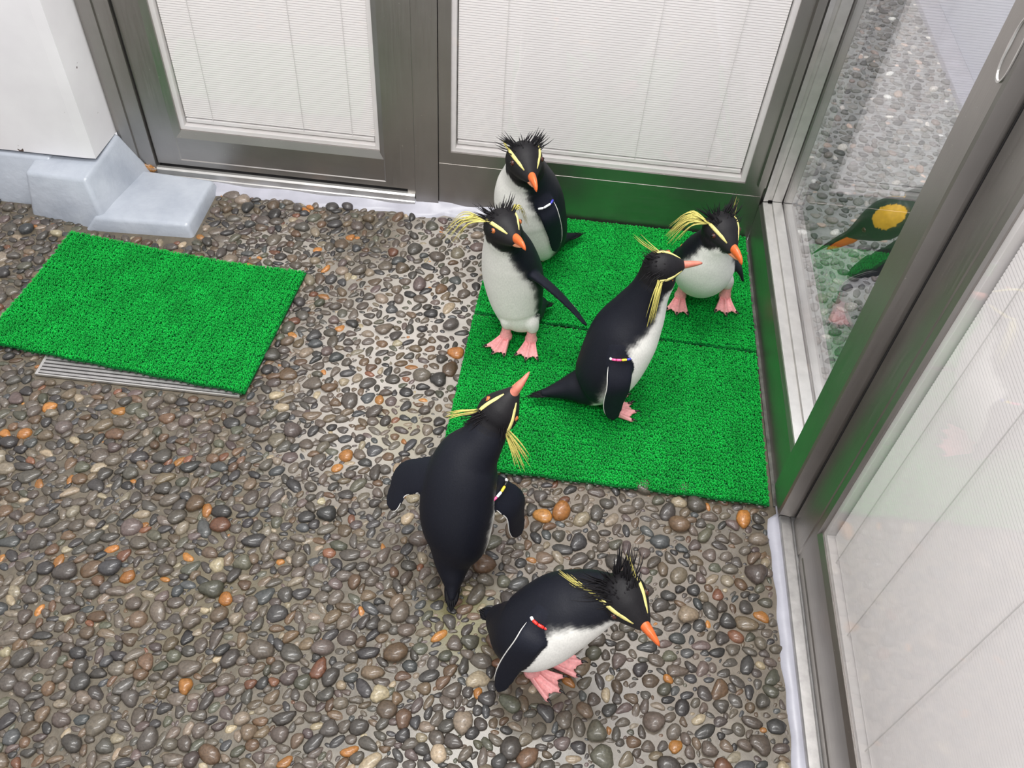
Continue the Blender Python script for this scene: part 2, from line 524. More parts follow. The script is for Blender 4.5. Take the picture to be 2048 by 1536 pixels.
# rust at the foot of the jamb
bm = bmesh.new()
bmesh.ops.create_icosphere(bm, subdivisions=4, radius=1.0)
for v in bm.verts:
    r = 1 + 0.22 * math.sin(v.co.x * 9 + 2) * math.cos(v.co.y * 11) + 0.12 * math.sin(v.co.z * 17)
    v.co = Vector((v.co.x * 0.018 * r, v.co.y * 0.004 * r, v.co.z * 0.011 * r)) + Vector((-0.905, 1.5945, 0.028))
me = bpy.data.meshes.new('rust_crust'); bm.to_mesh(me); bm.free()
me.polygons.foreach_set('use_smooth', [True] * len(me.polygons))
link_mesh('rust_crust', me, M_rust, jb)

# ------------------------------------------------------------------ right wall: clear window and sliding door
win2 = empty('window_2', (0.46, 1.27, 0.0))
tag(win2, 'clear window in a steel frame beside the mats, looking into the next enclosure', kind='structure')
MB().prism([(0.4475, 0.0), (0.4475, 0.100), (0.4520, 0.109), (0.52, 0.109), (0.52, 0.0)], 'y', 0.870, 1.5985).build('bottom_rail', M_steely, win2)
MB().prism([(0.4525, 0.1085), (0.4525, 0.1125), (0.463, 0.1125), (0.464, 0.1095), (0.472, 0.1095), (0.473, 0.1145), (0.493, 0.1145), (0.493, 0.1085)],
           'y', 0.872, 1.5965).build('glazing_bead', M_alu, win2)
MB().prism([(0.453, 1.612), (0.453, 1.596), (0.463, 1.597), (0.464, 1.602), (0.472, 1.602), (0.473, 1.598), (0.493, 1.598), (0.493, 1.612)],
           'z', 0.1145, TOP - 0.06).build('glazing_bead', M_alu, win2)
MB().box(0.500, 0.514, 0.872, 1.5965, 0.1095, 0.1135).build('glazing_bead', M_alu, win2)
MB().box(0.500, 0.514, 1.598, 1.612, 0.1135, TOP - 0.06).build('glazing_bead', M_alu, win2)
MB().box(0.4480, 0.52, 1.6125, 1.66, 0.0, TOP).build('stile', M_steel, win2)
MB().box(0.4480, 0.52, 0.8695, 1.612, TOP - 0.06, TOP).build('top_rail', M_steely, win2)
MB().box(0.4945, 0.4985, 0.8715, 1.611, 0.1095, TOP - 0.06).build('glass_pane', M_glass_clear, win2)

ms = MB().prism([(0.440, 0.921), (0.444, 0.925), (0.468, 0.925), (0.468, 0.8595), (0.462, 0.8595), (0.4425, 0.861), (0.440, 0.865)], 'z', 0.026, TOP).build('trim_7', M_steel)
tag(ms, 'protruding steel meeting post between clear window and near sliding door', kind='structure')
# pull rim on the post
bm = bmesh.new()
P = [(0.4392, 0.876 + 0.012 * math.cos(t), 0.862 + 0.034 * math.copysign(abs(math.sin(t)) ** 0.6, math.sin(t))) for t in np.linspace(0, 2 * math.pi, 33)[:-1]]
rimv = []
for i, p in enumerate(P):
    c = Vector((0.4392, 0.876, 0.862)); q = Vector(p); dirv = (q - c).normalized()
    rimv.append([bm.verts.new(q + dirv * a + Vector((b, 0, 0))) for a, b in ((0, 0.0008), (0.0012, -0.001), (-0.0012, -0.001), (-0.002, 0.0008))])
for i in range(32):
    j = (i + 1) % 32
    for k in range(3):
        bm.faces.new((rimv[i][k], rimv[j][k], rimv[j][k + 1], rimv[i][k + 1]))
bmesh.ops.recalc_face_normals(bm, faces=bm.faces)
me = bpy.data.meshes.new('pull_rim'); bm.to_mesh(me); bm.free()
link_mesh('pull_rim', me, M_alu, ms)

g2 = MB().box(0.4685, 0.50, 0.8585, 0.8665, 0.03, TOP).build('trim_8', M_dark)
tag(g2, 'dark gap beside the meeting post', kind='structure')

door2 = empty('door_2', (0.47, 0.5, 0.0))
tag(door2, 'near sliding door with a closed white blind in its glass at right', kind='structure')
MB().prism([(0.51, 0.855), (0.469, 0.855), (0.468, 0.854), (0.468, 0.792), (0.4695, 0.790), (0.4695, 0.776), (0.474, 0.774), (0.51, 0.774)], 'z', 0.018, TOP).build('stile', M_steel, door2)
MB().prism([(0.51, 0.018), (0.468, 0.018), (0.468, 0.033), (0.4695, 0.036), (0.4695, 0.108), (0.474, 0.119), (0.51, 0.119)], 'y', 0.18, 0.776).build('bottom_rail', M_steely, door2)
MB().box(0.468, 0.51, 0.18, 0.776, TOP - 0.07, TOP).build('top_rail', M_steely, door2)
MB().box(0.468, 0.51, 0.10, 0.18, 0.018, TOP).build('stile', M_steel, door2)
blind_y(door2, 0.18, 0.775, 0.118, TOP - 0.07, 0.476, 0.0052)

tr = MB().prism([(0.4475, -0.005), (0.4475, 0.010), (0.449, 0.0125), (0.463, 0.0125), (0.4635, 0.006), (0.4670, 0.006), (0.4672, 0.012), (0.52, 0.012), (0.52, -0.005)],
                'y', 0.10, 0.868).build('trim_9', M_track)
tag(tr, 'worn aluminium floor track under the near sliding door', kind='structure')
vs, fs = [], []
N = 60
for i in range(N + 1):
    y = 0.10 + i * (0.892 - 0.10) / N
    wob = 0.0015 * math.sin(i * 1.1) + 0.0012 * math.sin(i * 0.41 + 1)
    xl = (0.4285 if y < 0.87 else 0.4440) + wob
    for x, z in ((xl, -0.004), (xl + 0.0015, 0.0035), (0.4445, 0.0045), (0.4482, 0.0035)):
        vs.append((x, y, z))
for i in range(N):
    for j in range(3):
        a = i * 4 + j
        fs.append((a, a + 1, a + 5, a + 4))
cr = link_mesh('baseboard_right', mesh_from('baseboard_right', vs, fs), M_curb)
sm_ = MB().box(0.4415, 0.4482, 0.892, 1.598, -0.01, 0.004).build('trim_10', M_seam)
tag(sm_, 'dark grey seam between the mats and the window frame', kind='structure')
tag(cr, 'pale paint strip between pebble floor and sliding door track', kind='structure')

# ------------------------------------------------------------------ floors
def make_floor(name, x0, x1, y0, y1, mat, nx=40):
    me = bpy.data.meshes.new(name)
    bm = bmesh.new()
    for (a, b, c, d, z0, z1) in ((x0, x1, y0, y1, -0.06, 0.0),):
        vs = [bm.verts.new((x, y, z)) for x in (a, b) for y in (c, d) for z in (z0, z1)]
        for f in ((0, 1, 3, 2), (4, 6, 7, 5), (0, 4, 5, 1), (2, 3, 7, 6), (0, 2, 6, 4), (1, 5, 7, 3)):
            bm.faces.new([vs[i] for i in f])
    bmesh.ops.recalc_face_normals(bm, faces=bm.faces)
    bm.to_mesh(me); bm.free()
    return link_mesh(name, me, mat)


floor = make_floor('floor', -1.7, 0.4476, 0.05, 1.66, M_mortar)
tag(floor, 'wet exposed aggregate floor of rounded river pebbles in mortar', kind='structure')
floor2 = make_floor('floor', 0.5205, 1.16, 0.10, 3.3, M_mortar2)
tag(floor2, 'pebble floor of the enclosure behind the clear window, painted pale for glare', kind='structure')
wr = MB().box(1.118, 1.20, 0.10, 3.3, -0.02, 1.3).build('wall_right', plain('pale_blue_white_wall', (0.60, 0.63, 0.72), 0.5, 0, 6, 0.05))
tag(wr, 'pale blue white wall of the enclosure behind the glass', kind='structure')
br = MB().prism([(1.062, -0.005), (1.068, 0.012), (1.118, 0.028), (1.118, -0.005)], 'y', 0.10, 3.3).build('baseboard_far', M_curb, None, 0.003, 2, True)
tag(br, 'white painted coved curb at the foot of the far wall', kind='structure')


def ell_r(a, b, rot, ang):
    c, s = math.cos(ang - rot), math.sin(ang - rot)
    return a * b / math.sqrt((b * c) ** 2 + (a * s) ** 2)


def pack(x0, x1, y0, y1, sizes, tries, skip, pkf=lambda x, y: 0.93, seed=3):
    rg = random.Random(seed)
    cell = 0.022
    grid = {}
    out = []
    for (lo, hi), nt in zip(sizes, tries):
        for _ in range(nt):
            x = rg.uniform(x0, x1); y = rg.uniform(y0, y1)
            a = rg.uniform(lo, hi) * 0.5
            if skip(x, y, a): continue
            pk = pkf(x, y)
            asp = rg.uniform(0.48, 0.90); b = a * asp
            rot = rg.gauss(0.5, 0.8)
            gx, gy = int(x / cell + 1000), int(y / cell + 1000)
            ok = True
            for i in (-1, 0, 1):
                for j in (-1, 0, 1):
                    for (X, Y, A, B, Rr) in grid.get((gx + i, gy + j), ()):
                        dx, dy = X - x, Y - y
                        d = math.hypot(dx, dy)
                        if d > a + A: continue
                        an = math.atan2(dy, dx)
                        if d < pk * (ell_r(a, b, rot, an) + ell_r(A, B, Rr, an)):
                            ok = False; break
                    if not ok: break
                if not ok: break
            if ok:
                grid.setdefault((gx, gy), []).append((x, y, a, b, rot)); out.append((x, y, a, b, rot))
    return np.array(out)


def srgb(r, g, b):
    return tuple(((c / 255) / 12.92 if c / 255 <= 0.04045 else ((c / 255 + 0.055) / 1.055) ** 2.4) for c in (r, g, b))


PAL = [(26, srgb(112, 103, 94)), (18, srgb(92, 87, 82)), (11, srgb(72, 70, 70)), (5, srgb(86, 88, 90)), (9, srgb(122, 106, 88)), (5, srgb(120, 96, 76)), (6, srgb(148, 136, 120)),
       (2.4, srgb(196, 134, 70)), (1.2, srgb(138, 94, 72)), (3, srgb(186, 172, 146)), (5, srgb(102, 102, 88)), (5, srgb(110, 97, 94))]
PW = np.array([w for w, _ in PAL]); PW = PW / PW.sum(); PC = np.array([c for _, c in PAL])


def domes(st, S, seed, lift=(0.10, 0.55), gain=1.0, desat=0.0, hscale=0.42):
    rg = np.random.default_rng(seed)
    n = len(st)
    K = 4
    th = np.linspace(0, 2 * np.pi, S, endpoint=False)
    pol = np.array([-0.45, 0.15, 0.62, 1.08])  # polar elevations
    R = np.cos(pol); Z = np.sin(pol)
    p1, p2, p3 = (rg.uniform(0, 2 * np.pi, n) for _ in range(3))
    e1 = rg.uniform(0, .09, n); e2 = rg.uniform(0, .14, n); e3 = rg.uniform(0, .055, n)
    out = 1 + e1[:, None] * np.cos(2 * th + p1[:, None]) + e2[:, None] * np.cos(3 * th + p2[:, None]) + e3[:, None] * np.cos(5 * th + p3[:, None])
    a, b, rot = st[:, 2], st[:, 3], st[:, 4]
    h = b * rg.uniform(0.80, 1.30, n) * hscale * 2 * 0.72
    z0 = -h + h * rg.uniform(0.95, 1.55, n) - 0.0015
    z0 = np.clip(z0, -h * 0.55, 0.004)
    lx = a[:, None, None] * out[:, None, :] * R[None, :, None] * np.cos(th)[None, None, :]
    ly = b[:, None, None] * out[:, None, :] * R[None, :, None] * np.sin(th)[None, None, :]
    tx, ty = rg.uniform(-.18, .18, n), rg.uniform(-.18, .18, n)
    lz = z0[:, None, None] + h[:, None, None] * Z[None, :, None] + 0 * lx + lx * tx[:, None, None] + ly * ty[:, None, None]
    c, s = np.cos(rot)[:, None, None], np.sin(rot)[:, None, None]
    wx = st[:, 0][:, None, None] + lx * c - ly * s
    wy = st[:, 1][:, None, None] + lx * s + ly * c
    V = np.stack([wx, wy, lz], -1).reshape(n, K * S, 3)
    topv = np.stack([st[:, 0], st[:, 1], z0 + h], -1)[:, None, :]
    V = np.concatenate([V, topv], 1)
    nv = K * S + 1
    F = []
    for k in range(K - 1):
        for i in range(S):
            j = (i + 1) % S
            F.append((k * S + i, k * S + j, (k + 1) * S + j)); F.append((k * S + i, (k + 1) * S + j, (k + 1) * S + i))
    for i in range(S):
        F.append(((K - 1) * S + i, (K - 1) * S + (i + 1) % S, K * S))
    F = np.array(F)
    ci = rg.choice(len(PC), n, p=PW)
    col = PC[ci] * 0.62 * rg.uniform(0.60, 1.15, (n, 1)) * rg.uniform(0.96, 1.04, (n, 3)) * np.array([[1.0, 0.975, 0.93]])
    g = col.mean(1, keepdims=True)
    col = (col * (1 - desat) + g * desat) * gain
    return V, F, np.clip(col, 0, 0.9), nv


def spawn_pebbles(parent, st, score, S, seed, nsingle, **kw):
    V, F, col, nv = domes(st, S, seed, **kw)
    order = np.argsort(-score)
    single = order[:nsingle]; rest = order[nsingle:]
    for i in single:
        me = fast_mesh('pebble', V[i], F)
        set_col(me, np.repeat(col[i][None], nv, 0))
        link_mesh('pebble', me, M_stone, parent)
    if len(rest):
        Vr = V[rest].reshape(-1, 3)
        Fr = (F[None] + (np.arange(len(rest)) * nv)[:, None, None]).reshape(-1, 3)
        me = fast_mesh('pebbles', Vr, Fr)
        set_col(me, np.repeat(col[rest], nv, 0))
        o = link_mesh('pebbles', me, M_stone, parent)
        tag(o, kind='stuff')


MATS = {  # corners: far-left, far-right, near-right, near-left (x, y, z of the turf backing)
    'far': [(-0.110, 1.590, .011), (0.4410, 1.5945, .011), (0.4378, 1.247, .011), (-0.127, 1.270, .011)],
    'near': [(-0.128, 1.262, .011), (0.4375, 1.2395, .011), (0.4320, 0.8875, .011), (-0.1425, 0.8970, .011)],
    'left': [(-0.972, 1.347, .042), (-0.483, 1.332, .012), (-0.515, 1.003, .012), (-1.036, 1.057, .012)],
}
DRAIN = (-0.905, -0.525, 0.998, 1.046)


def skip_floor(x, y, a):
    if y > 1.567 or x > 0.431 - a * 0.8: return True
    if -1.7 < x < -1.06 and y > 1.462 - a * .6: return True
    if -1.115 - a * .6 < x < -0.925 and y > 1.428 - a * .6: return True
    if -0.99 - a * .5 < x < -0.742 + a * .6 and y > 1.398 - a * .6: return True
    if DRAIN[0] - a < x < DRAIN[1] + a and DRAIN[2] - a < y < DRAIN[3] + a: return True
    if -0.118 < x < 0.44 and 0.905 < y < 1.60: return True
    if -0.955 < x < -0.510 and 1.055 < y < 1.325: return True
    return False


stones = pack(-1.65, 0.428, 0.12, 1.585, [(0.030, 0.040), (0.021, 0.030), (0.016, 0.022), (0.011, 0.016), (0.007, 0.010)], [1400, 30000, 70000, 40000, 20000], skip_floor, lambda x, y: 0.78 + 0.17 * min(1, max(0, (x + 0.48) / 0.20)) * min(1, max(0, (y - 0.85) / 0.2)) + 0.09 * min(1, max(0, (x + 0.05) / 0.2)))
# projected size decides which stones are single parts
Minv = cam.matrix_world.inverted()


def proj(p):
    q = Minv @ Vector(p)
    return 1024 + 1800 * q.x / -q.z, 768 - 1800 * q.y / -q.z, -q.z


sc_ = []
for x, y, a, b, r in stones:
    px, py, d = proj((x, y, 0))
    s = a * b / d ** 2
    if not (0 < px < 2048 and 0 < py < 1536): s *= 0.01
    if -0.14 < x < 0.44 and 0.9 < y: s = 0
    if -0.98 < x < -0.5 and 1.02 < y < 1.34: s = 0
    sc_.append(s)
spawn_pebbles(floor, stones, np.array(sc_), 14, 5, 300)

stones2 = pack(0.53, 1.06, 0.9, 3.2, [(0.024, 0.032), (0.017, 0.024), (0.012, 0.017)], [1500, 7000, 9000], lambda x, y, a: False, lambda x, y: 0.9, 9)
sc_ = [a * b / proj((x, y, 0))[2] ** 2 for x, y, a, b, r in stones2]
spawn_pebbles(floor2, stones2, np.array(sc_), 10, 6, 150, gain=3.4, desat=0.75)  # stone colours lifted and greyed to paint in glare and reflected haze

# ------------------------------------------------------------------ drain channel
dr = empty('floor_drain', (-0.715, 1.022, 0))
tag(dr, 'steel slotted drain channel half covered by the left green mat', 'drain')
x0, x1, y0, y1 = DRAIN
MB().box(x0, x1, y0, y1, -0.002, 0.0012).build('channel_bed', M_dark, dr)
f = MB(); f.box(x0, x1, y0, y0 + 0.003, 0.0, 0.006); f.box(x0, x1, y1 - 0.003, y1, 0.0, 0.006)
f.box(x0, x0 + 0.005, y0 + 0.003, y1 - 0.003, 0.0, 0.006); f.box(x1 - 0.005, x1, y0 + 0.003, y1 - 0.003, 0.0, 0.006)
f.build('frame', M_alu, dr)
for k in range(5):
    yy = y0 + 0.0055 + k * 0.0082
    MB().box(x0 + 0.005, x1 - 0.005, yy, yy + 0.0050, 0.0008, 0.0055).build('grate_bar', M_track, dr)


# ------------------------------------------------------------------ turf mats
def turf_mat(key, label, seed, nu, nv, group='green plastic turf mats'):
    cs = [Vector(c) for c in MATS[key]]
    rg = np.random.default_rng(seed)
    C4 = np.array([tuple(c) for c in cs])

    def surf(u, v):  # u 0..1 left-right, v 0..1 far-near ; numpy arrays
        u = np.asarray(u)[..., None]; v = np.asarray(v)[..., None]
        P = C4[0] * (1 - u) * (1 - v) + C4[1] * u * (1 - v) + C4[2] * u * v + C4[3] * (1 - u) * v
        P = np.array(P)
        if key == 'left':
            zc = 0.012 + 0.030 * ((1 - u[..., 0]) ** 2.4) * ((1 - v[..., 0]) ** 1.8)
            P[..., 2] = zc + 0.0015 * np.sin(u[..., 0] * 7) * np.cos(v[..., 0] * 5)
        else:
            P[..., 2] = 0.011 + 0.0012 * np.sin(u[..., 0] * 6 + seed) * np.cos(v[..., 0] * 5) 
        P[..., 1] += 0.0012 * np.sin(u[..., 0] * 40 + seed) * (v[..., 0] > 0.98)
        return P
    root = empty('turf_mat', tuple((cs[2] + cs[3]) / 2 * Vector((1, 1, 0)) if False else ((cs[2].x + cs[3].x) / 2, (cs[2].y + cs[3].y) / 2, 0.006)))
    tag(root, label, 'mat', group)
    gu, gv = 36, 24
    U, Vv = np.meshgrid(np.linspace(0, 1, gu + 1), np.linspace(0, 1, gv + 1), indexing='ij')
    top = surf(U, Vv).reshape(-1, 3); bot = top.copy(); bot[:, 2] -= 0.0035
    nvt = len(top)
    fs = []
    idx = lambda i, j: i * (gv + 1) + j
    for i in range(gu):
        for j in range(gv):
            fs.append((idx(i, j), idx(i, j + 1), idx(i + 1, j + 1), idx(i + 1, j)))
            fs.append((nvt + idx(i, j), nvt + idx(i + 1, j), nvt + idx(i + 1, j + 1), nvt + idx(i, j + 1)))
    for i in range(gu):
        fs.append((idx(i, 0), idx(i + 1, 0), nvt + idx(i + 1, 0), nvt + idx(i, 0)))
        fs.append((idx(i, gv), nvt + idx(i, gv), nvt + idx(i + 1, gv), idx(i + 1, gv)))
    for j in range(gv):
        fs.append((idx(0, j), nvt + idx(0, j), nvt + idx(0, j + 1), idx(0, j + 1)))
        fs.append((idx(gu, j), idx(gu, j + 1), nvt + idx(gu, j + 1), nvt + idx(gu, j)))
    me = fast_mesh('backing', np.concatenate([top, bot]), np.array(fs), False)
    set_col(me, np.repeat([(0.001, 0.13, 0.022)], 2 * nvt, 0))
    link_mesh('backing', me, M_turf, root)
    # small snap pegs along the near edge
    pk = MB()
    for i in range(int(nu * 0.55)):
        u = (i + 0.5) / int(nu * 0.55)
        p = surf(np.array(u), np.array(1.0))
        pk.box(p[0] - 0.0022, p[0] + 0.0022, p[1] - 0.0032, p[1] + 0.001, p[2] - 0.0035, p[2] - 0.0012)
    me_o = pk.build('edge_pegs', plain('dark_green_peg', (0.003, 0.05, 0.012), 0.5), root); tag(me_o, kind='stuff')
    # tufts: rings of outward curling blades
    iu, iv = np.meshgrid(np.arange(nu), np.arange(nv), indexing='ij')
    u = (iu + 0.5 + 0.5 * (iv % 2) * 0.5) / (nu + 0.25); v = (iv + 0.5) / nv
    u = (u + rg.normal(0, 0.10 / nu, u.shape)).ravel(); v = (v + rg.normal(0, 0.10 / nv, v.shape)).ravel()
    P = surf(np.clip(u, 0.003, 0.997), np.clip(v, 0.003, 0.997))
    n = len(P); B = 9
    ph = rg.uniform(0, 2 * np.pi, (n, 1)) + np.arange(B)[None] * 2 * np.pi / B + rg.normal(0, 0.22, (n, B))
    ln = rg.uniform(0.85, 1.15, (n, B))
    hh = 0.0060 * rg.uniform(0.8, 1.15, (n, B))
    dx, dy = np.cos(ph), np.sin(ph)
    w = 0.00080
    prof = [(0.0010, 0.0, 1.1), (0.0017, 0.62, 1.0), (0.0031, 1.0, 0.85), (0.0046, 0.74, 0.40)]
    VV = []
    for r, z, ww in prof:
        for sgn in (-1, 1):
            x = P[:, None, 0] + dx * r * ln - dy * w * ww * sgn
            y = P[:, None, 1] + dy * r * ln + dx * w * ww * sgn
            zz = P[:, None, 2] + hh * z + 0 * x
            VV.append(np.stack([x, y, zz], -1))
    VV = np.stack(VV, 2).reshape(-1, 3)
    base = np.array([(0, 1, 3, 2), (2, 3, 5, 4), (4, 5, 7, 6)])
    F = (base[None] + (np.arange(n * B) * 8)[:, None, None]).reshape(-1, 4)
    me = fast_mesh('turf_blades', VV, F, True)
    # colour darkens from blade tip to root, varying a little per tuft
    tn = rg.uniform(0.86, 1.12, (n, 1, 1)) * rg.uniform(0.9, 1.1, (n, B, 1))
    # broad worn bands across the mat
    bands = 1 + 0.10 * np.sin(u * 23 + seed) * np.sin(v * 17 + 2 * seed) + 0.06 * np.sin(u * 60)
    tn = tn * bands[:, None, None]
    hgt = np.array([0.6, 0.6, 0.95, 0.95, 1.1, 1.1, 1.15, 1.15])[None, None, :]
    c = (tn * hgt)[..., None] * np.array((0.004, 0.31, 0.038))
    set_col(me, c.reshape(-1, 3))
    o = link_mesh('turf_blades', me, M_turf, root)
    tag(o, kind='stuff')
    return root


turf_mat('far', 'green turf mat tile against the back wall and window corner, under four of the penguins', 1, 76, 45)
turf_mat('near', 'green turf mat tile nearer the camera, its front edge on the pebbles beside the window', 2, 76, 47)
turf_mat('left', 'separate small green turf mat at left, lying partly over the drain', 3, 66, 45)


# ------------------------------------------------------------------ penguins
def unit(v):
    v = np.asarray(v, float); return v / (np.linalg.norm(v) + 1e-12)


def catmull(P, per):
    P = np.asarray(P, float)
    Q = np.vstack([2 * P[0] - P[1], P, 2 * P[-1] - P[-2]])
    out = []
    for i in range(1, len(Q) - 2):
        for t in np.linspace(0, 1, per, endpoint=False):
            a, b, c, d = Q[i - 1], Q[i], Q[i + 1], Q[i + 2]
            out.append(0.5 * ((2 * b) + (-a + c) * t + (2 * a - 5 * b + 4 * c - d) * t * t + (-a + 3 * b - 3 * c + d) * t ** 3))
    out.append(P[-1])
    return np.array(out)


def tube(path, ra, rb, adir, seg, power=1.0):
    """closed loft. ra along adir-ish (projected), rb along the other; returns V, F, per-vertex (station, angle)"""
    path = np.asarray(path); n = len(path)
    T = np.gradient(path, axis=0)
    T /= np.linalg.norm(T, axis=1, keepdims=True) + 1e-12
    th = np.linspace(0, 2 * np.pi, seg, endpoint=False)
    V = []; info = []
    adir = np.asarray(adir, float)
    for i in range(n):
        ad = adir[i] if adir.ndim == 2 else adir
        A = unit(ad - (ad @ T[i]) * T[i]); Bv = np.cross(T[i], A)
        ct, st = np.cos(th), np.sin(th)
        V.append(path[i] + ra[i] * ct[:, None] * A + rb[i] * st[:, None] * Bv)
        info += [(i / (n - 1), t) for t in th]
    V = np.concatenate(V)
    F = []
    for i in range(n - 1):
        for j in range(seg):
            k = (j + 1) % seg
            F.append((i * seg + j, i * seg + k, (i + 1) * seg + k, (i + 1) * seg + j))
    F.append(tuple(range(seg))[::-1]); F.append(tuple((n - 1) * seg + j for j in range(seg)))
    return V, F, info


def simple_loft(name, path, ra, rb, adir, seg, mat, parent):
    V, F, _ = tube(path, ra, rb, adir, seg)
    return link_mesh(name, mesh_from(name, V, F), mat, parent)


def blades(name, specs, mat, parent):
    """specs: list of (points(list of 3-vectors), width, flat normal); tapering three sided feather strands"""
    V, F = [], []
    for pts, w, nrm in specs:
        pts = catmull(pts, 4); n = len(pts)
        T = np.gradient(pts, axis=0)
        b0 = len(V)
        for i, p in enumerate(pts):
            t = unit(T[i]); s = unit(np.cross(t, nrm)); u = np.cross(s, t)
            f = i / (n - 1)
            ww = w * (1 - f ** 1.6) * (0.55 + 0.9 * min(f * 3, 1) * 0.5) + 0.00012
            V += [p - s * ww, p + s * ww, p + u * ww * 0.35]
        for i in range(n - 1):
            a = b0 + i * 3
            F += [(a, a + 1, a + 4, a + 3), (a + 1, a + 2, a + 5, a + 4), (a + 2, a, a + 3, a + 5)]
        F.append((b0, b0 + 2, b0 + 1))
    return link_mesh(name, mesh_from(name, V, F), mat, parent)


BLK = np.array((0.0052, 0.0062, 0.0115)); HEADC = np.array((0.0055, 0.0050, 0.0065))
WHT = np.array((0.80, 0.79, 0.745)); FACE = np.array((0.028, 0.026, 0.028))


def foot(root, ank, hd, s=1.0, spread=0.62, roll=0.0, floorz=0.0):
    """webbed foot with three toes; ank = ankle point just above the ground"""
    hd = unit((hd[0], hd[1], 0)); sd = np.array((-hd[1], hd[0], 0.0)); up = np.array((0, 0, 1.0))
    org = np.array((ank[0], ank[1], floorz))
    L, Wd = 0.050 * s, spread
    nr, na = 10, 33
    V = []
    top, bot = [], []
    for lay in (0, 1):
        for i in range(nr + 1):
            r = i / nr
            for j in range(na):
                a = -1 + 2 * j / (na - 1)
                toe = max(math.exp(-((a - c) / 0.17) ** 2) for c in (-0.86, 0.0, 0.86))
                Rm = L * (0.80 + 0.20 * toe) * (1.0 if abs(a) < 0.5 else 0.93)
                rr = r * Rm
                ang = a * Wd * 0.75
                w0 = 0.0085 * s * a * (1 - r * 0.55)
                x = rr * math.cos(ang) - 0.008 * s; y = rr * math.sin(ang) * 1.0 + w0
                th_ = (0.0028 + 0.0062 * toe * (1 - 0.45 * r)) * s * (1 - 0.25 * r) + 0.009 * s * (1 - r) ** 2.2
                edge = 1.0 if i < nr else 0.45
                ez = math.sqrt(max(0.05, 1 - abs(a) ** 8))
                z = (th_ * edge * ez + 0.001) if lay == 0 else 0.0
                V.append(org + hd * x + sd * y + up * z)
    n1 = (nr + 1) * na
    F = []
    for i in range(nr):
        for j in range(na - 1):
            q = (i * na + j, i * na + j + 1, (i + 1) * na + j + 1, (i + 1) * na + j)
            F.append(q[::-1]); F.append(tuple(n1 + k for k in q))
        for j, rv in ((0, 0), (na - 1, 1)):
            q = (i * na + j, (i + 1) * na + j, n1 + (i + 1) * na + j, n1 + i * na + j)
            F.append(q if rv else q[::-1])
    for j in range(na - 1):
        for i, rv in ((nr, 0), (0, 1)):
            q = (i * na + j, i * na + j + 1, n1 + i * na + j + 1, n1 + i * na + j)
            F.append(q if rv else q[::-1])
    # ankle
    off = len(V)
    ap = catmull([org - hd * 0.010 * s + up * 0.003, org - hd * 0.006 * s + up * 0.012 * s, np.array((ank[0], ank[1], 0)) - hd * 0.006 * s + up * (floorz + 0.026 * s), np.array((ank[0], ank[1], 0)) - hd * 0.008 * s + up * (floorz + 0.046 * s)], 4)
    ra = np.interp(np.linspace(0, 1, len(ap)), [0, .3, .6, 1], [0.0105, 0.0120, 0.0088, 0.0090]) * s
    Vt, Ft, _ = tube(ap, ra, ra * 1.05, hd, 14)
    V = list(V) + list(Vt); F += [tuple(off + k for k in f) for f in Ft]
    me = mesh_from('foot', V, F)
    fo = link_mesh('foot', me, M_foot, root)
    for c in (-0.86, 0.0, 0.86):
        ang = c * Wd * 0.75
        Rm = L * (1.0 if c == 0 else 0.93)
        d = hd * math.cos(ang) + sd * math.sin(ang)
        p0 = org + hd * (-0.008 * s) + sd * (0.0085 * s * c * 0.45) + d * (Rm - 0.003) + up * 0.0045 * s
        pts = catmull([p0, p0 + d * 0.005 * s + up * 0.0012 * s, p0 + d * 0.0095 * s - up * 0.003 * s], 3)
        rr = np.interp(np.linspace(0, 1, len(pts)), [0, 1], [0.0024, 0.0004]) * s
        simple_loft('claw', pts, rr, rr, (0, 0, 1), 6, M_claw, fo)
    return fo


def flipper_geo(S, E, T, wid, nrm, trail):
    """flat paddle from shoulder S via elbow E to tip T. nrm = outer face normal, trail = direction of the trailing edge"""
    path = catmull([S, (np.array(S) + E) / 2 + np.array(nrm) * 0.002, E, (np.array(E) + T) / 2 + np.array(trail) * 0.004, T], 20)
    f = np.linspace(0, 1, len(path))
    w = np.interp(f, [0, .12, .35, .6, .85, .96, 1], [.80, .92, 1.0, .93, .76, .50, .12]) * wid / 2
    t = np.interp(f, [0, .2, .6, 1], [.0095, .0062, .0046, .0022])
    return path, w, t


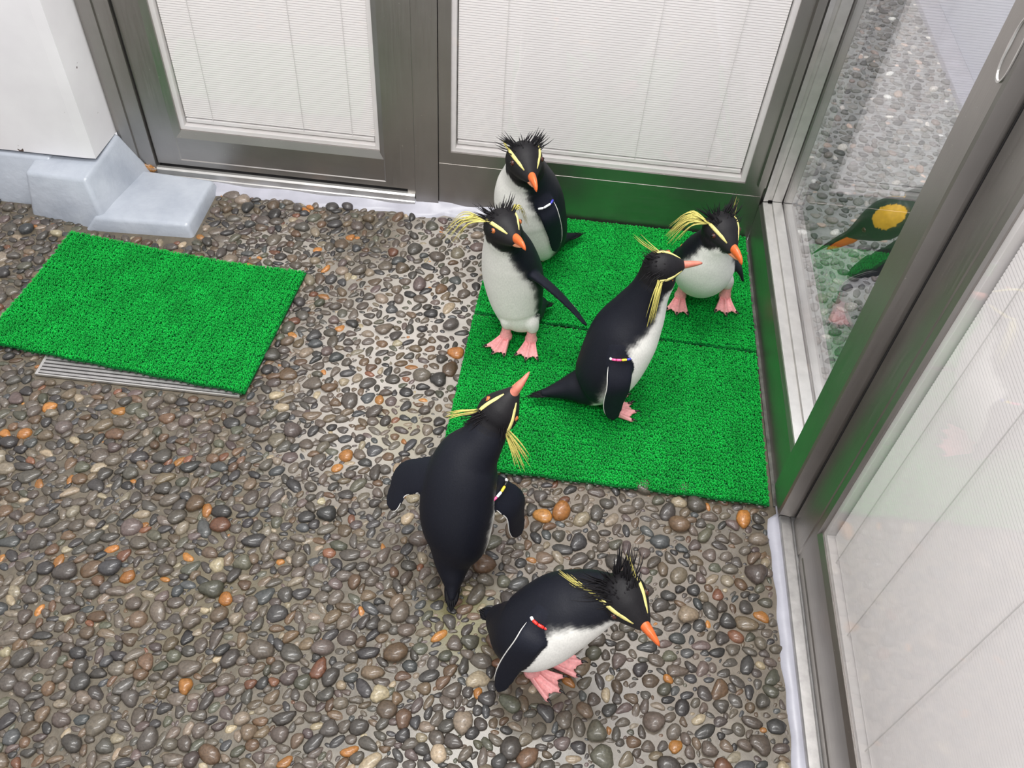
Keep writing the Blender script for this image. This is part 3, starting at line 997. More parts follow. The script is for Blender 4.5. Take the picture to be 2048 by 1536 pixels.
def penguin(D, label, group='rockhopper penguins', brow=True, plumeL=None, plumeR=None, spikes=70, spike_len=0.022, spike_dir=(-0.5, 0.9), bands=(), toe=None, near_side=1,
            white=None, seed=1, fdir=None, tail_w=0.016, flw=0.034, flnorm=None, foot_s=1.0, eye_col=None, beak_mat=None):
    rg = np.random.default_rng(seed)
    hx, hy = D['h']; h = unit((hx, hy, 0)); lat = np.array((-h[1], h[0], 0.0))   # lat = the bird's left
    up = np.array((0, 0, 1.0))
    fx = np.mean([f[0] for f in D['feet']]); fy = np.mean([f[1] for f in D['feet']]); fz = D['feet'][0][2]
    root = empty('penguin', (fx, fy, fz))
    tag(root, label, 'penguin', group)
    comps = []   # (V, F, cols)
    flip_parts = []
    sp = np.array(D['sp'])
    tdir = unit(np.array(D['tail']) - sp[0, :3]); tlen = np.linalg.norm(np.array(D['tail']) - sp[0, :3])
    ext = np.array([[*(sp[0, :3] + tdir * tlen * 0.62), sp[0, 3] * 0.26], [*(sp[0, :3] + tdir * tlen * 0.30), sp[0, 3] * 0.58]])
    path4 = catmull(np.vstack([ext, sp]), 12)
    i0 = 24                                        # first station of the trunk proper; before it the tail root
    path, r = path4[:, :3], path4[:, 3]
    head = np.array(D['head']); tip = np.array(D['tip']); hs = D['hs']
    hd = unit(tip - head)
    n = len(path)
    seg = 72
    T = np.gradient(path, axis=0); T /= np.linalg.norm(T, axis=1, keepdims=True)
    # trunk: ventral direction is the heading, kept square to the spine
    V, F, info = tube(path, r * 0.97, r * 1.03, np.repeat(h[None], n, 0), seg)
    wf = white or ([0.0, 0.10, 0.16, 0.30, 0.55, 0.70, 0.80, 0.90, 0.97, 1.0], [0.0, 0.35, 1.20, 1.56, 1.46, 1.14, 0.98, 1.0, 0.98, 0.85])
    cols = []
    s0 = i0 / (n - 1)
    for (s, t) in info:
        s = (s - s0) / (1 - s0)
        tt = t if t < math.pi else 2 * math.pi - t
        lim = np.interp(s, wf[0], wf[1]) + 0.03 * math.sin(s * 70 + 3 * t) + rg.normal(0, 0.022)
        k = 1 / (1 + math.exp(-(lim - tt) / 0.045))
        shade = WHT
        cols.append(BLK * (1 - k) + shade * k)
    comps.append((V, F, np.array(cols)))
    # neck to head bridge + head loft along the beak line
    hup = unit(D['up'])
    hu = unit(hup - (hup @ hd) * hd)
    hl = np.cross(hu, hd)   # the bird's left side of the head
    st_t = np.array([-.037, -.033, -.026, -.015, -.004, .008, .019, .028, .035, .040]) * hs
    st_w = np.array([.004, .013, .0225, .0285, .0300, .0265, .0200, .0140, .0095, .0050]) * hs
    st_h = np.array([.004, .013, .0225, .0280, .0290, .0260, .0205, .0155, .0110, .0060]) * hs
    st_o = np.array([.000, .000, .000, .001, .0015, .000, -.002, -.004, -.0055, -.006]) * hs
    pp = np.array([head + hd * t + hu * o for t, o in zip(st_t, st_o)])
    f0 = np.linspace(0, 1, len(pp)); f1 = np.linspace(0, 1, 34)
    P2 = np.stack([np.interp(f1, f0, pp[:, k]) for k in range(3)], 1)
    W2 = np.interp(f1, f0, st_w); H2 = np.interp(f1, f0, st_h)
    V, F, info = tube(P2, H2, W2, hu, 48)
    cols = []
    for (s, t) in info:
        down_ = max(0, -math.cos(t))
        k = 0.75 * min(1, max(0, (s - 0.35) * 2)) * (0.25 + 0.75 * (1 - abs(math.cos(t + 0.35))))
        cols.append(HEADC * (1 - k) + FACE * k)
    comps.append((V, F, np.array(cols)))
    nb = catmull([path[-3], path[-1], (path[-1] * 0.35 + (head - hd * 0.004) * 0.65), head], 6)
    rn = np.interp(np.linspace(0, 1, len(nb)), [0, 0.5, 1], [r[-1], r[-1] * 0.98, 0.028 * hs])
    V, F, info = tube(nb, rn, rn, h, 40)
    cols = []
    for (s, t) in info:
        tt = t if t < math.pi else 2 * math.pi - t
        k = 1 / (1 + math.exp(-((0.80 - 1.9 * max(0, s - 0.15)) - tt) / 0.05))
        cols.append(HEADC * (1 - k) + WHT * k)
    comps.append((V, F, np.array(cols)))
    # thighs
    trunk = path[i0:]; nt_ = len(trunk)
    pel = trunk[int(nt_ * 0.20)]
    for i, fp in enumerate(D['feet']):
        fp = np.array(fp)
        side = 1 if (fp - np.array((fx, fy, fz))) @ lat > 0 else -1
        top_ = pel * 0.8 + np.array((fp[0], fp[1], fz + 0.085)) * 0.2
        lp = catmull([top_ + up * 0.01, np.array((fp[0], fp[1], fz + 0.060)) * 0.8 + np.array((pel[0], pel[1], fz + 0.06)) * 0.2, np.array((fp[0], fp[1], fz + 0.036)) - h * 0.006], 6)
        rl = np.interp(np.linspace(0, 1, len(lp)), [0, .5, .9, 1], [0.024, 0.0175, 0.0120, 0.0095])
        V, F, _ = tube(lp, rl, rl, h, 28)
        comps.append((V, F, np.repeat(WHT[None] * 0.93, len(V), 0)))
    # flippers
    flips = []; edges = []
    for i, (S, E, Tp) in enumerate(D['fl']):
        S, E, Tp = map(np.array, (S, E, Tp))
        cen = trunk[int(nt_ * 0.62)]
        ax = unit(Tp - S)
        outn = flnorm[i] if flnorm and flnorm[i] is not None else (S - cen)
        outn = unit(np.array(outn) - (np.array(outn) @ ax) * ax)
        trail = np.cross(ax, outn)
        if trail @ h > 0: trail = -trail           # trailing edge towards the tail
        fw = flw[i] if isinstance(flw, (tuple, list)) else flw
        # root the paddle in the body
        Si = S + unit(cen - S) * 0.010
        pth, w, t = flipper_geo(Si, E, Tp, fw, outn, trail)
        V, F, info = tube(pth, w, t, trail, 56)
        flip_parts.append(len(comps))
        cols = []
        for (s, a) in info:
            ca_ = math.cos(a); sgn = math.sin(a)
            Bv = np.cross(ax, trail); outer = (Bv @ outn) * sgn
            c = BLK * 1.35
            if outer < -0.12 and s > 0.18 and s < 0.93 and abs(ca_) < 0.80: c = np.array((0.30, 0.29, 0.28))
            cols.append(c)
        comps.append((V, F, np.array(cols)))
        m0 = int(len(pth) * 0.22); m1 = int(len(pth) * 0.93)
        edge = pth[m0:m1] + np.outer(w[m0:m1] * 0.965, trail) + outn * 0.0006
        edges.append(edge)
        flips.append((Si, E, Tp, outn, trail, fw, pth, t))
    # join and fuse into one skin
    allV = np.concatenate([c[0] for c in comps]); allC = np.concatenate([c[2] for c in comps])
    allF, off = [], 0
    for V, F, _ in comps:
        allF += [tuple(off + k for k in f) for f in F]; off += len(V)
    tmp = link_mesh('tmp', mesh_from('tmp', allV, allF))
    bmx = bmesh.new(); bmx.from_mesh(tmp.data); bmesh.ops.recalc_face_normals(bmx, faces=bmx.faces); bmx.to_mesh(tmp.data); bmx.free()
    md = tmp.modifiers.new('r', 'REMESH'); md.mode = 'VOXEL'; md.voxel_size = 0.0019; md.use_smooth_shade = True
    ms_ = tmp.modifiers.new('s', 'SMOOTH'); ms_.factor = 0.5; ms_.iterations = 11
    dg = bpy.context.evaluated_depsgraph_get(); dg.update()
    me = bpy.data.meshes.new_from_object(tmp.evaluated_get(dg))
    me.name = 'body'
    bpy.data.objects.remove(tmp)
    kd = kdtree.KDTree(len(allV))
    for i, v in enumerate(allV): kd.insert(v, i)
    kd.balance()
    fV = np.concatenate([comps[i][0] for i in flip_parts]); fC = np.concatenate([comps[i][2] for i in flip_parts])
    kf = kdtree.KDTree(len(fV))
    for i, v in enumerate(fV): kf.insert(v, i)
    kf.balance()
    co = np.empty(len(me.vertices) * 3, np.float32); me.vertices.foreach_get('co', co); co = co.reshape(-1, 3)
    cc_ = np.empty((len(co), 3))
    for i, v in enumerate(co):
        _c, j, dd = kf.find(v)
        if dd < 0.0030:
            cc_[i] = fC[j]; continue
        hit = kd.find_n(v, 2)
        cc_[i] = (allC[hit[0][1]] * 2 + allC[hit[1][1]]) / 3
    for nm in [a.name for a in me.color_attributes]: me.color_attributes.remove(me.color_attributes[nm])
    set_col(me, cc_)
    me.polygons.foreach_set('use_smooth', [True] * len(me.polygons))
    me.materials.clear()
    link_mesh('body', me, M_penguin, root)
    for edge in edges:
        k = np.linspace(0, 1, len(edge)); rr = np.interp(k, [0, .1, .8, 1], [.0003, .0009, .0008, .0003])
        simple_loft('flipper_edge', edge[::4], rr[::4], rr[::4], up + h * 0.3, 6, M_edge, root)
    # tail
    tb = sp[0, :3]; tt = np.array(D['tail'])
    td = unit(tt - tb); ts = unit(np.cross(td, up)); L = np.linalg.norm(tt - tb)
    sp_ = []
    for k in range(9):
        q = (k - 4) / 4
        e = tb + td * L * (1.04 - 0.22 * abs(q)) + ts * q * tail_w * 0.30 + up * (0.002 * (k % 2))
        sp_.append(([tb - td * 0.01 + ts * q * tail_w * 0.5, tb + td * L * 0.5 + ts * q * tail_w * 0.50, e], 0.0046, up))
    blades('tail', sp_, M_tail, root)
    # beak: upper and lower
    s = hs
    b0 = head - hu * 0.005 * s

    def bp(t, v): return b0 + hd * t * s + hu * v * s
    blen = np.linalg.norm(tip - head) / s
    e = max(0.064, min(blen, 0.082))
    q = np.linspace(0, 1, 14)
    ts_ = 0.025 + (e - 0.025) * q
    upc = np.interp(q, [0, .5, .8, 1], [0.0035, 0.0035, 0.0010, -0.0050])
    pth = np.array([bp(t, v) for t, v in zip(ts_, upc)])
    simple_loft('upper_beak', pth, np.interp(q, [0, .15, .5, .8, .95, 1], [.0066, .0085, .0076, .0054, .0028, .0006]) * s, np.interp(q, [0, .2, .6, .9, 1], [.0078, .0070, .0052, .0028, .0006]) * s, hu, 16, beak_mat or M_orange, root)
    ts2 = 0.022 + (e - 0.030) * q
    loc_ = np.interp(q, [0, .5, 1], [-0.0060, -0.0058, -0.0030])
    pth = np.array([bp(t, v) for t, v in zip(ts2, loc_)])
    simple_loft('lower_beak', pth, np.interp(q, [0, .3, .8, 1], [.0056, .0052, .0030, .0006]) * s, np.interp(q, [0, .3, .8, 1], [.0090, .0070, .0036, .0006]) * s, hu, 14, M_orange2, root)
    for sd in (-1, 1):
        g = np.array([bp(0.014 + 0.020 * k, -0.0015 - 0.001 * k) + hl * sd * (0.0195 - 0.0125 * k) * s for k in np.linspace(0, 1, 7)])
        simple_loft('gape', g, np.full(7, .0016 * s), np.full(7, .0012 * s), hu, 8, M_gape, root)
    # head surface lookup
    def hsurf(t, a, lift=0.0):
        """t along beak axis (units of s), a = angle from up towards the given side"""
        f = np.interp(t, st_t / hs, f0); W = np.interp(f, f0, st_w) + lift; H = np.interp(f, f0, st_h) + lift; o = np.interp(f, f0, st_o)
        return head + hd * t * hs + hu * (o + H * math.cos(a)) + hl * (W * math.sin(a))
    # eyes
    for sd in (-1, 1):
        ce = hsurf(0.0085, sd * 1.22, -0.0022)
        nrm = unit(hsurf(0.0085, sd * 1.22, 0.01) - ce)
        for nm, rad, of, mt in (('eye', 0.0046, 0.0, eye_col or M_iris), ('pupil', 0.0024, 0.0034, M_pupil)):
            bm = bmesh.new(); bmesh.ops.create_icosphere(bm, subdivisions=3, radius=rad * s)
            c = Vector(ce + nrm * of * s)
            for v in bm.verts: v.co += c
            me = bpy.data.meshes.new(nm); bm.to_mesh(me); bm.free(); me.polygons.foreach_set('use_smooth', [True] * len(me.polygons))
            ob = link_mesh(nm, me, mt, root if nm == 'eye' else eye_o)
            if nm == 'eye': eye_o = ob
    # brow stripes and plumes
    for sd, pl in ((1, plumeL), (-1, plumeR)):
        bpth = np.array([hsurf(t, sd * a, 0.0008) for t, a in zip(np.linspace(0.029, -0.014, 12), np.linspace(0.80, 0.93, 12))])
        k = np.linspace(0, 1, 12)
        nrm = unit(hsurf(0.01, sd * 0.9, 0.02) - hsurf(0.01, sd * 0.9, 0.0))
        br_ = simple_loft('yellow_brow', bpth, np.interp(k, [0, .15, .6, 1], [.0010, .0016, .0015, .0010]), np.interp(k, [0, .2, .7, 1], [.0014, .0030, .0030, .0022]) * s, nrm, 10, M_brow, root)
        if pl is None: continue
        outw, back, rise, droop, length, cnt, fan = pl
        specs = []
        rt = hsurf(-0.012, sd * 0.95, 0.0005)
        for c in range(cnt):
            ff = (c + 0.5) / cnt - 0.5
            L_ = length * (1 - 0.35 * abs(ff) * 2 * rg.uniform(0.3, 1)) * rg.uniform(0.85, 1.05)
            d0 = unit(-hd * (back + 0.5 * ff * fan) + hl * sd * (outw - 0.25 * ff * fan) + hu * (rise + ff * fan * 0.55))
            a0 = rt + hd * 0.006 * rg.uniform(-1, 1) * s
            m1 = a0 + d0 * L_ * 0.5
            en = a0 + d0 * L_ * 0.92 - up * droop * L_ * rg.uniform(0.8, 1.2)
            specs.append(([a0 - d0 * 0.003, m1, en], 0.0010 + 0.0006 * rg.random(), nrm))
        blades('crest_plume', specs, M_yellow, root)
    # black spiky crown feathers
    specs = []
    for c in range(spikes):
        a = rg.choice([-1, 1]) * abs(rg.normal(0.62, 0.22)) if rg.random() < 0.72 else rg.uniform(-0.9, 0.9); t = rg.uniform(-0.034, 0.004)
        p = hsurf(t, a, -0.001)
        od = unit(hsurf(t, a, 0.02) - p)
        d = unit(od * spike_dir[1] + hd * spike_dir[0] + hl * a * 0.6 + rg.normal(0, 0.10, 3))
        L_ = spike_len * rg.uniform(0.45, 1.2) * (1.0 if t < -0.008 else 0.5) * (1.0 if abs(a) > 0.4 else 0.5)
        specs.append(([p, p + d * L_ * 0.5, p + d * L_ - hd * L_ * 0.12], 0.0011, od))
    blades('crown_feathers', specs, M_crown, root)
    # feet
    fdirs = fdir or [h, h]
    for fp, fd in zip(D['feet'], fdirs):
        foot(root, fp, fd, foot_s, floorz=fz)
    # beaded band round a flipper root
    for (i, cols_, posn) in bands:
        Si, E, Tp, outn, trail, fw, pth, t = flips[i]
        c = pth[int(len(pth) * posn)]; th_ = np.interp(posn, np.linspace(0, 1, len(t)), t)
        half = fw * 0.44
        bl = [c + trail * half * math.cos(a) * 1.02 + outn * (th_ + 0.0022) * math.sin(a) for a in np.linspace(0, 2 * math.pi, 25)[:-1]]
        bl.append(bl[0])
        bo = simple_loft('flipper_band', np.array(bl), np.full(25, .0007), np.full(25, .0007), unit(Tp - Si), 6, BEADS['black'], root)
        m_ = len(cols_)
        pts = [c + trail * half * math.cos(a) + outn * (th_ + 0.0026) * (0.35 + 0.75 * math.sin(a)) for a in np.linspace(math.pi * 0.97, math.pi * 0.03, m_ + 1)]
        for k2, cn in enumerate(cols_):
            A, B_ = pts[k2], pts[k2 + 1]
            ax2 = B_ - A
            w_ = A[None] + np.array([0.02, 0.12, 0.88, 0.98])[:, None] * ax2[None]
            simple_loft('bead', w_, np.array([.0014, .0022, .0022, .0014]), np.array([.0014, .0022, .0022, .0014]), outn, 10, BEADS[cn], bo)
    return root


PD = {}
M_edge = plain('white_feather_edge', (0.70, 0.69, 0.66), 0.6)
M_darkeye = plain('dark_brown_iris', (0.06, 0.015, 0.01), 0.12)
PD.update({'back': {'feet': [[-0.036, 1.466, 0.021], [0.0086, 1.4732, 0.021]],
          'fl': [[[-0.0148, 1.365, 0.2452], [0.0052, 1.363, 0.1922], [0.0223, 1.379, 0.1008]], [[-0.0399, 1.3934, 0.22], [-0.0137, 1.4307, 0.16], [0.0007, 1.4433, 0.1]]],
          'h': (-0.75, -0.66),
          'head': [-0.0535, 1.366, 0.315],
          'hs': 1.16,
          'sp': [[0.027, 1.4782, 0.05, 0.018], [-0.0074, 1.4517, 0.065, 0.045], [-0.0171, 1.4363, 0.11, 0.059], [-0.0393, 1.4295, 0.17, 0.07],
                 [-0.0465, 1.4141, 0.22, 0.063], [-0.0499, 1.398, 0.262, 0.047], [-0.0522, 1.381, 0.29, 0.037]],
          'tail': [0.0825, 1.5309, 0.03],
          'tip': [-0.0263, 1.2972, 0.3168],
          'up': (0, 0, 1)},
 'left': {'feet': [[-0.0596, 1.194, 0.021], [-0.0086, 1.191, 0.021]],
          'fl': [[[-0.0203, 1.1892, 0.2111], [0.0343, 1.1879, 0.165], [0.0923, 1.1665, 0.115]],
                 [[-0.0777, 1.2122, 0.2], [-0.0585, 1.2293, 0.15], [-0.0367, 1.2308, 0.1]]],
          'h': (-0.62, -0.78),
          'head': [-0.0725, 1.1789, 0.312],
          'hs': 1.08,
          'sp': [[0.0, 1.2715, 0.055, 0.018], [-0.028, 1.2298, 0.07, 0.04], [-0.0421, 1.2272, 0.1, 0.0495], [-0.0535, 1.2275, 0.165, 0.0565],
                 [-0.0628, 1.2134, 0.225, 0.049], [-0.0698, 1.1977, 0.27, 0.0375], [-0.0715, 1.1873, 0.292, 0.033]],
          'tail': [0.0299, 1.3031, 0.03],
          'tip': [-0.0343, 1.1266, 0.3291],
          'up': (0, 0, 1)},
 'low': {'feet': [[0.0562, 0.5395, 0.008], [0.0812, 0.5658, 0.008]],
         'fl': [[[0.049, 0.5439, 0.2008], [0.033, 0.5113, 0.1647], [0.0027, 0.4943, 0.045]], [[0.0991, 0.576, 0.19], [0.0815, 0.6148, 0.14], [0.055, 0.6323, 0.1]]],
         'h': (0.9, -0.42),
         'head': [0.1556, 0.5628, 0.23],
         'hs': 1.1,
         'sp': [[-0.0139, 0.6017, 0.06, 0.018], [0.0033, 0.5863, 0.075, 0.032], [0.0367, 0.5608, 0.11, 0.056], [0.0766, 0.5696, 0.16, 0.0575],
                [0.1094, 0.5736, 0.19, 0.047], [0.1318, 0.5722, 0.21, 0.036], [0.1437, 0.57, 0.22, 0.031]],
         'tail': [-0.0397, 0.6131, 0.05],
         'tip': [0.198, 0.5084, 0.2285],
         'up': (-0.15, -0.35, 1)},
 'mid': {'feet': [[0.1583, 1.0497, 0.021], [0.1457, 1.0742, 0.021]],
         'fl': [[[0.1424, 1.0426, 0.1922], [0.1512, 1.0119, 0.1316], [0.154, 1.0091, 0.045]], [[0.1954, 1.1117, 0.19], [0.1969, 1.108, 0.13], [0.1779, 1.1014, 0.08]]],
         'h': (0.95, 0.0),
         'head': [0.1951, 1.123, 0.315],
         'hs': 0.98,
         'sp': [[0.0746, 1.0656, 0.055, 0.026], [0.1076, 1.071, 0.067, 0.044], [0.1334, 1.0744, 0.11, 0.059], [0.1534, 1.0979, 0.17, 0.062],
                [0.1696, 1.1098, 0.215, 0.05], [0.1808, 1.1142, 0.26, 0.036], [0.188, 1.1175, 0.29, 0.032]],
         'tail': [-0.0103, 1.0503, 0.03],
         'tip': [0.2634, 1.1421, 0.3176],
         'up': (0, -0.75, 0.8)},
 'right': {'feet': [[0.2851, 1.3592, 0.021], [0.3785, 1.3737, 0.021]],
           'fl': [[[0.3541, 1.3135, 0.19], [0.377, 1.3446, 0.14], [0.3997, 1.3634, 0.09]], [[0.2748, 1.3334, 0.19], [0.2575, 1.3537, 0.16], [0.2348, 1.3624, 0.11]]],
           'h': (0.12, -0.99),
           'head': [0.3135, 1.2918, 0.262],
           'hs': 1.12,
           'sp': [[0.3192, 1.4471, 0.06, 0.02], [0.3148, 1.391, 0.085, 0.04], [0.3142, 1.3585, 0.105, 0.052], [0.3071, 1.3295, 0.15, 0.057], [0.3052, 1.3126, 0.19, 0.05],
                  [0.3079, 1.301, 0.225, 0.039], [0.3103, 1.2947, 0.245, 0.034]],
           'tail': [0.3287, 1.5018, 0.02],
           'tip': [0.3485, 1.2267, 0.2589],
           'up': (0, 0, 1)},
 'walk': {'feet': [[-0.1063, 0.7334, 0.008], [-0.0771, 0.7353, 0.008]],
          'fl': [[[-0.13, 0.744, 0.2122], [-0.1774, 0.7624, 0.15], [-0.2, 0.7464, 0.1]], [[-0.0334, 0.7446, 0.185], [-0.0025, 0.7452, 0.14], [0.0117, 0.7398, 0.07]]],
          'h': (0.3, 0.95),
          'head': [-0.0388, 0.8058, 0.292],
          'hs': 1.03,
          'sp': [[-0.0852, 0.6575, 0.05, 0.017], [-0.0876, 0.679, 0.07, 0.03], [-0.0845, 0.6995, 0.1, 0.047], [-0.088, 0.7222, 0.14, 0.0555],
                 [-0.0865, 0.7463, 0.185, 0.0535], [-0.0785, 0.7653, 0.22, 0.046], [-0.0617, 0.7783, 0.25, 0.033], [-0.051, 0.7923, 0.272, 0.028]],
          'tail': [-0.0818, 0.6177, 0.02],
          'tip': [-0.0043, 0.8227, 0.3553],
          'up': (-0.25, -1, 0.2)}})

# plume = (outward, back, rise, droop, length, count, fan)
penguin(PD['back'], 'rearmost upright penguin with its back to the steel frame, white breast showing, beak lowered', plumeL=(0.3, 1.0, 0.5, 0.1, 0.02, 5, 0.6), plumeR=(0.3, 1.0, 0.5, 0.1, 0.022, 6, 0.6),
        spikes=80, spike_len=0.030, spike_dir=(-0.35, 1.0), bands=[(0, ['white', 'white', 'blue'], 0.16)], seed=3, flw=0.040, eye_col=M_darkeye)
penguin(PD['left'], 'penguin facing the camera at the left mat edge, one flipper held out, long yellow crests', plumeL=(0.7, 0.3, -0.1, 0.85, 0.058, 10, 0.8), plumeR=(1.0, 0.7, 0.15, 0.60, 0.084, 14, 1.0),
        spikes=80, spike_len=0.030, spike_dir=(-0.4, 1.0), seed=4, flw=0.034, flnorm=[(0.35, 0.25, 0.9), None], fdir=[(-0.45, -0.9), (-0.12, -1.0)])
penguin(PD['mid'], 'black-backed penguin mid-mat looking right, with multicoloured beads on its lowered flipper', plumeL=(0.7, 1.0, 0.35, -0.05, 0.058, 7, 0.7), beak_mat=M_pinkbeak, plumeR=(1.0, 0.30, -0.35, 0.55, 0.062, 14, 0.7),
        spikes=60, spike_len=0.020, spike_dir=(-0.9, 0.4), bands=[(0, ['white', 'blue', 'yellow', 'pink', 'pink', 'white'], 0.13)], seed=5, flw=(0.044, 0.03), fdir=[(0.95, 0.05), (0.95, 0.4)],
        flnorm=[(0.15, -1.0, 0.25), None])
penguin(PD['right'], 'penguin in the window corner facing the camera with a broad yellow crest', plumeL=(0.35, 0.6, 1.0, -0.1, 0.045, 6, 0.5), plumeR=(1.0, 0.85, 0.05, 0.65, 0.078, 34, 1.5),
        spikes=90, spike_len=0.034, spike_dir=(-0.4, 1.0), bands=[(1, ['white', 'red', 'white'], 0.30)], seed=6, flw=(0.028, 0.022), fdir=[(-0.15, -1.0), (0.05, -1.0)], foot_s=1.02, eye_col=M_darkeye)
penguin(PD['walk'], 'penguin walking away across the pebbles, black back, both flippers spread', beak_mat=M_pinkbeak, plumeL=(1.0, 0.9, 0.05, 0.1, 0.058, 10, 0.45), plumeR=(1.0, 0.55, -0.1, 0.1, 0.072, 14, 0.8),
        spikes=160, spike_len=0.024, spike_dir=(-1.0, 0.38), bands=[(1, ['white', 'black', 'yellow', 'white', 'pink', 'white'], 0.10)], seed=7, flw=(0.056, 0.052), flnorm=[(-0.2, -0.3, 0.9), (0.3, -0.3, 0.9)])
penguin(PD['low'], 'penguin nearest the camera, bent forward on the pebbles, red and white band on flipper', plumeL=(0.25, 0.9, 0.9, -0.1, 0.040, 5, 0.4), plumeR=(0.40, 1.0, -0.15, -0.1, 0.082, 10, 0.30),
        spikes=150, spike_len=0.036, spike_dir=(-0.55, 0.9), bands=[(0, ['white', 'red', 'red', 'red', 'white'], 0.12)], seed=8, flw=(0.038, 0.03), fdir=[(0.85, -0.45), (0.98, 0.05)],
        flnorm=[(-0.25, -1.0, 0.55), None], foot_s=1.05, eye_col=M_darkeye)


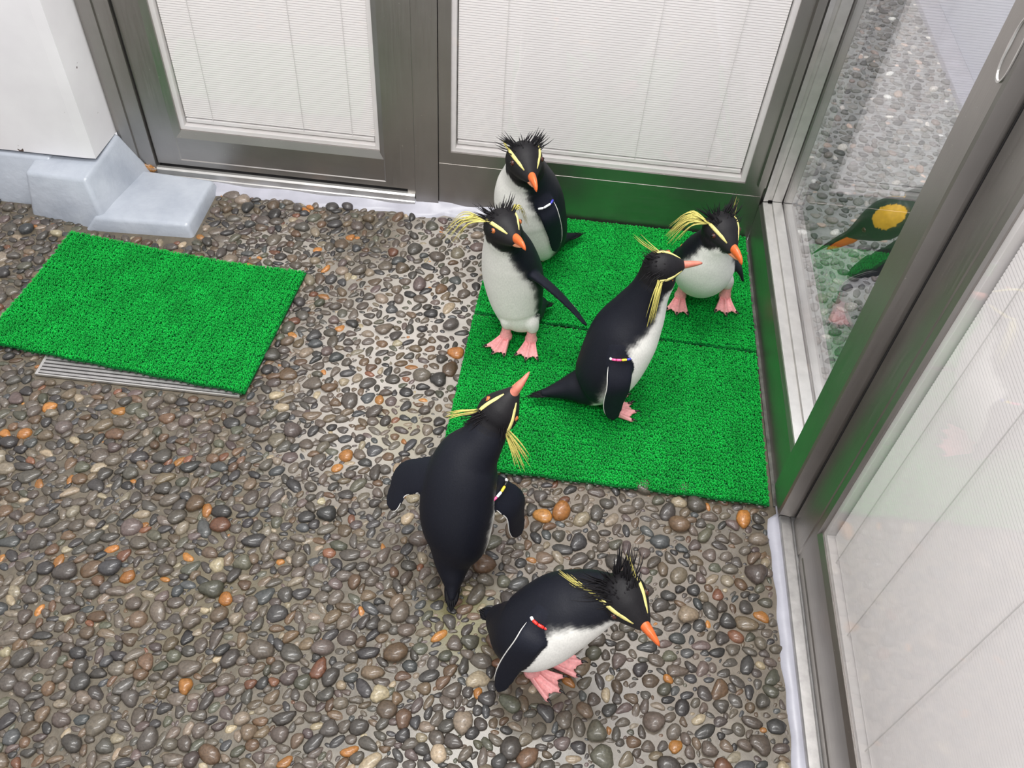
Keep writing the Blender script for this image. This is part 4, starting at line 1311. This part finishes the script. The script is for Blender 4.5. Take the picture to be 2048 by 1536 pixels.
# ------------------------------------------------------------------ king penguin behind the clear window
def king():
    root = empty('king_penguin', (0.86, 1.36, 0))
    tag(root, 'king penguin with yellow ear patch and orange bill seen through the clear window', 'penguin')
    head = np.array((0.603, 1.342, 0.290)); tip = np.array((0.5105, 1.379, 0.170))
    hd = unit(tip - head); up = np.array((0, 0, 1.0)); hu = unit(up - (up @ hd) * hd); hl = np.cross(hu, hd)
    body = catmull([(0.93, 1.34, 0.06, .03), (0.92, 1.34, 0.11, .08), (0.90, 1.34, 0.20, .105), (0.865, 1.34, 0.29, .098), (0.815, 1.342, 0.335, .072), (0.755, 1.345, 0.345, .054), (0.69, 1.345, 0.330, .045), (0.640, 1.345, 0.308, .038)], 10)
    path, r = body[:, :3], body[:, 3]
    comps = []
    GREY = np.array((0.16, 0.18, 0.22)); BK = np.array((0.012, 0.016, 0.016)); W = np.array((0.6, 0.6, 0.56)); Y = np.array((0.75, 0.42, 0.02))
    h = np.array((-1.0, 0, 0))
    V, F, info = tube(path, r, r * 1.05, h, 56)
    cols = []
    for (s, t) in info:
        tt = t if t < math.pi else 2 * math.pi - t
        c = GREY if tt > 1.3 else (W if s < 0.62 else BK)
        if s > 0.60 and tt > 1.3: c = GREY * 0.7
        if s > 0.66: c = GREY if tt > 1.0 else BK
        cols.append(c)
    comps.append((V, F, np.array(cols)))
    t_ = np.array([-.055, -.045, -.025, 0, .022, .042, .058, .072]); w_ = np.array([.006, .026, .036, .038, .033, .024, .016, .010]); hh_ = w_ * np.array([1, 1, 1, .98, .95, .92, .9, .9])
    f0 = np.linspace(0, 1, 8); f1 = np.linspace(0, 1, 40)
    P = np.stack([np.interp(f1, f0, head[k] + hd[k] * t_) for k in range(3)], 1)
    V, F, info = tube(P, np.interp(f1, f0, hh_), np.interp(f1, f0, w_), hu, 64)
    cols = []
    for (s, t) in info:
        a = t if t < math.pi else 2 * math.pi - t
        side = math.sin(t)
        e = ((s - 0.26) / 0.20) ** 2 + ((a - 1.05) / 0.62) ** 2
        cols.append(Y if e < 1 else BK)
    comps.append((V, F, np.array(cols)))
    for S, E, Tp in (((0.83, 1.40, 0.30), (0.75, 1.45, 0.17), (0.640, 1.468, 0.045)),):
        S, E, Tp = map(np.array, (S, E, Tp))
        ax = unit(Tp - S); on = unit(np.cross(ax, (0.0, 0, 1.0))); tr_ = np.cross(ax, on)
        pth, w, t = flipper_geo(S, E, Tp, 0.075, on, tr_)
        V, F, info = tube(pth, w, t, tr_, 32)
        comps.append((V, F, np.repeat(BK[None] * 1.6, len(V), 0)))
    for sy in (-1, 1):
        lp = catmull([(0.915, 1.34 + sy * 0.04, 0.12), (0.90, 1.34 + sy * 0.045, 0.06), (0.895, 1.34 + sy * 0.045, 0.03)], 5)
        rl = np.linspace(0.05, 0.02, len(lp))
        V, F, _ = tube(lp, rl, rl, h, 24)
        comps.append((V, F, np.repeat(W[None], len(V), 0)))
        foot(root, (0.895, 1.34 + sy * 0.045, 0.004), (-1, 0.1 * sy), 1.6, floorz=0.004)
    allV = np.concatenate([c[0] for c in comps]); allC = np.concatenate([c[2] for c in comps])
    allF, off = [], 0
    for V, F, _ in comps:
        allF += [tuple(off + k for k in f) for f in F]; off += len(V)
    tmp = link_mesh('tmp', mesh_from('tmp', allV, allF))
    bmx = bmesh.new(); bmx.from_mesh(tmp.data); bmesh.ops.recalc_face_normals(bmx, faces=bmx.faces); bmx.to_mesh(tmp.data); bmx.free()
    md = tmp.modifiers.new('r', 'REMESH'); md.mode = 'VOXEL'; md.voxel_size = 0.0027
    ms_ = tmp.modifiers.new('s', 'SMOOTH'); ms_.factor = 0.5; ms_.iterations = 4
    dg = bpy.context.evaluated_depsgraph_get(); dg.update()
    me = bpy.data.meshes.new_from_object(tmp.evaluated_get(dg)); me.name = 'body'
    bpy.data.objects.remove(tmp)
    kd = kdtree.KDTree(len(allV))
    for i, v in enumerate(allV): kd.insert(v, i)
    kd.balance()
    co = np.empty(len(me.vertices) * 3, np.float32); me.vertices.foreach_get('co', co); co = co.reshape(-1, 3)
    set_col(me, np.array([allC[kd.find(v)[1]] for v in co]))
    me.polygons.foreach_set('use_smooth', [True] * len(me.polygons)); me.materials.clear()
    link_mesh('body', me, M_king, root)
    L = np.linalg.norm(tip - head)
    q = np.linspace(0, 1, 14)
    pth = np.array([head + hd * (0.05 + (L - 0.05) * k) + hu * (0.003 - 0.010 * k ** 2) for k in q])
    simple_loft('upper_bill', pth, np.interp(q, [0, .5, 1], [.008, .0045, .001]), np.interp(q, [0, .5, 1], [.0095, .0045, .001]), hu, 14, M_claw, root)
    for sd in (-1, 1):
        pth = np.array([head + hd * (0.048 + 0.075 * k) + hu * (-0.006 - 0.002 * k) + hl * sd * (0.010 - 0.0065 * k) for k in q])
        simple_loft('orange_bill_plate', pth, np.interp(q, [0, .25, .7, 1], [.004, .0085, .0065, .001]), np.interp(q, [0, .25, 1], [.003, .0055, .001]), hu, 12,
                    plain('orange_bill_plate', (0.85, 0.20, 0.02), 0.4), root)
    for sd in (-1, 1):
        bm = bmesh.new(); bmesh.ops.create_icosphere(bm, subdivisions=3, radius=0.0055)
        c = Vector(head + hd * 0.026 + hu * 0.010 + hl * sd * 0.0265)
        for v in bm.verts: v.co += c
        me = bpy.data.meshes.new('eye'); bm.to_mesh(me); bm.free(); me.polygons.foreach_set('use_smooth', [True] * len(me.polygons))
        link_mesh('eye', me, M_darkeye, root)
    tb = np.array((0.945, 1.34, 0.07)); te = np.array((1.02, 1.335, 0.012))
    blades('tail', [([tb + np.array((0, k * .008, 0)), (tb + te) / 2 + np.array((0, k * .011, 0)), te + np.array((0, k * .012, 0))], 0.005, up) for k in (-2, -1, 0, 1, 2)], M_tail, root)


king()
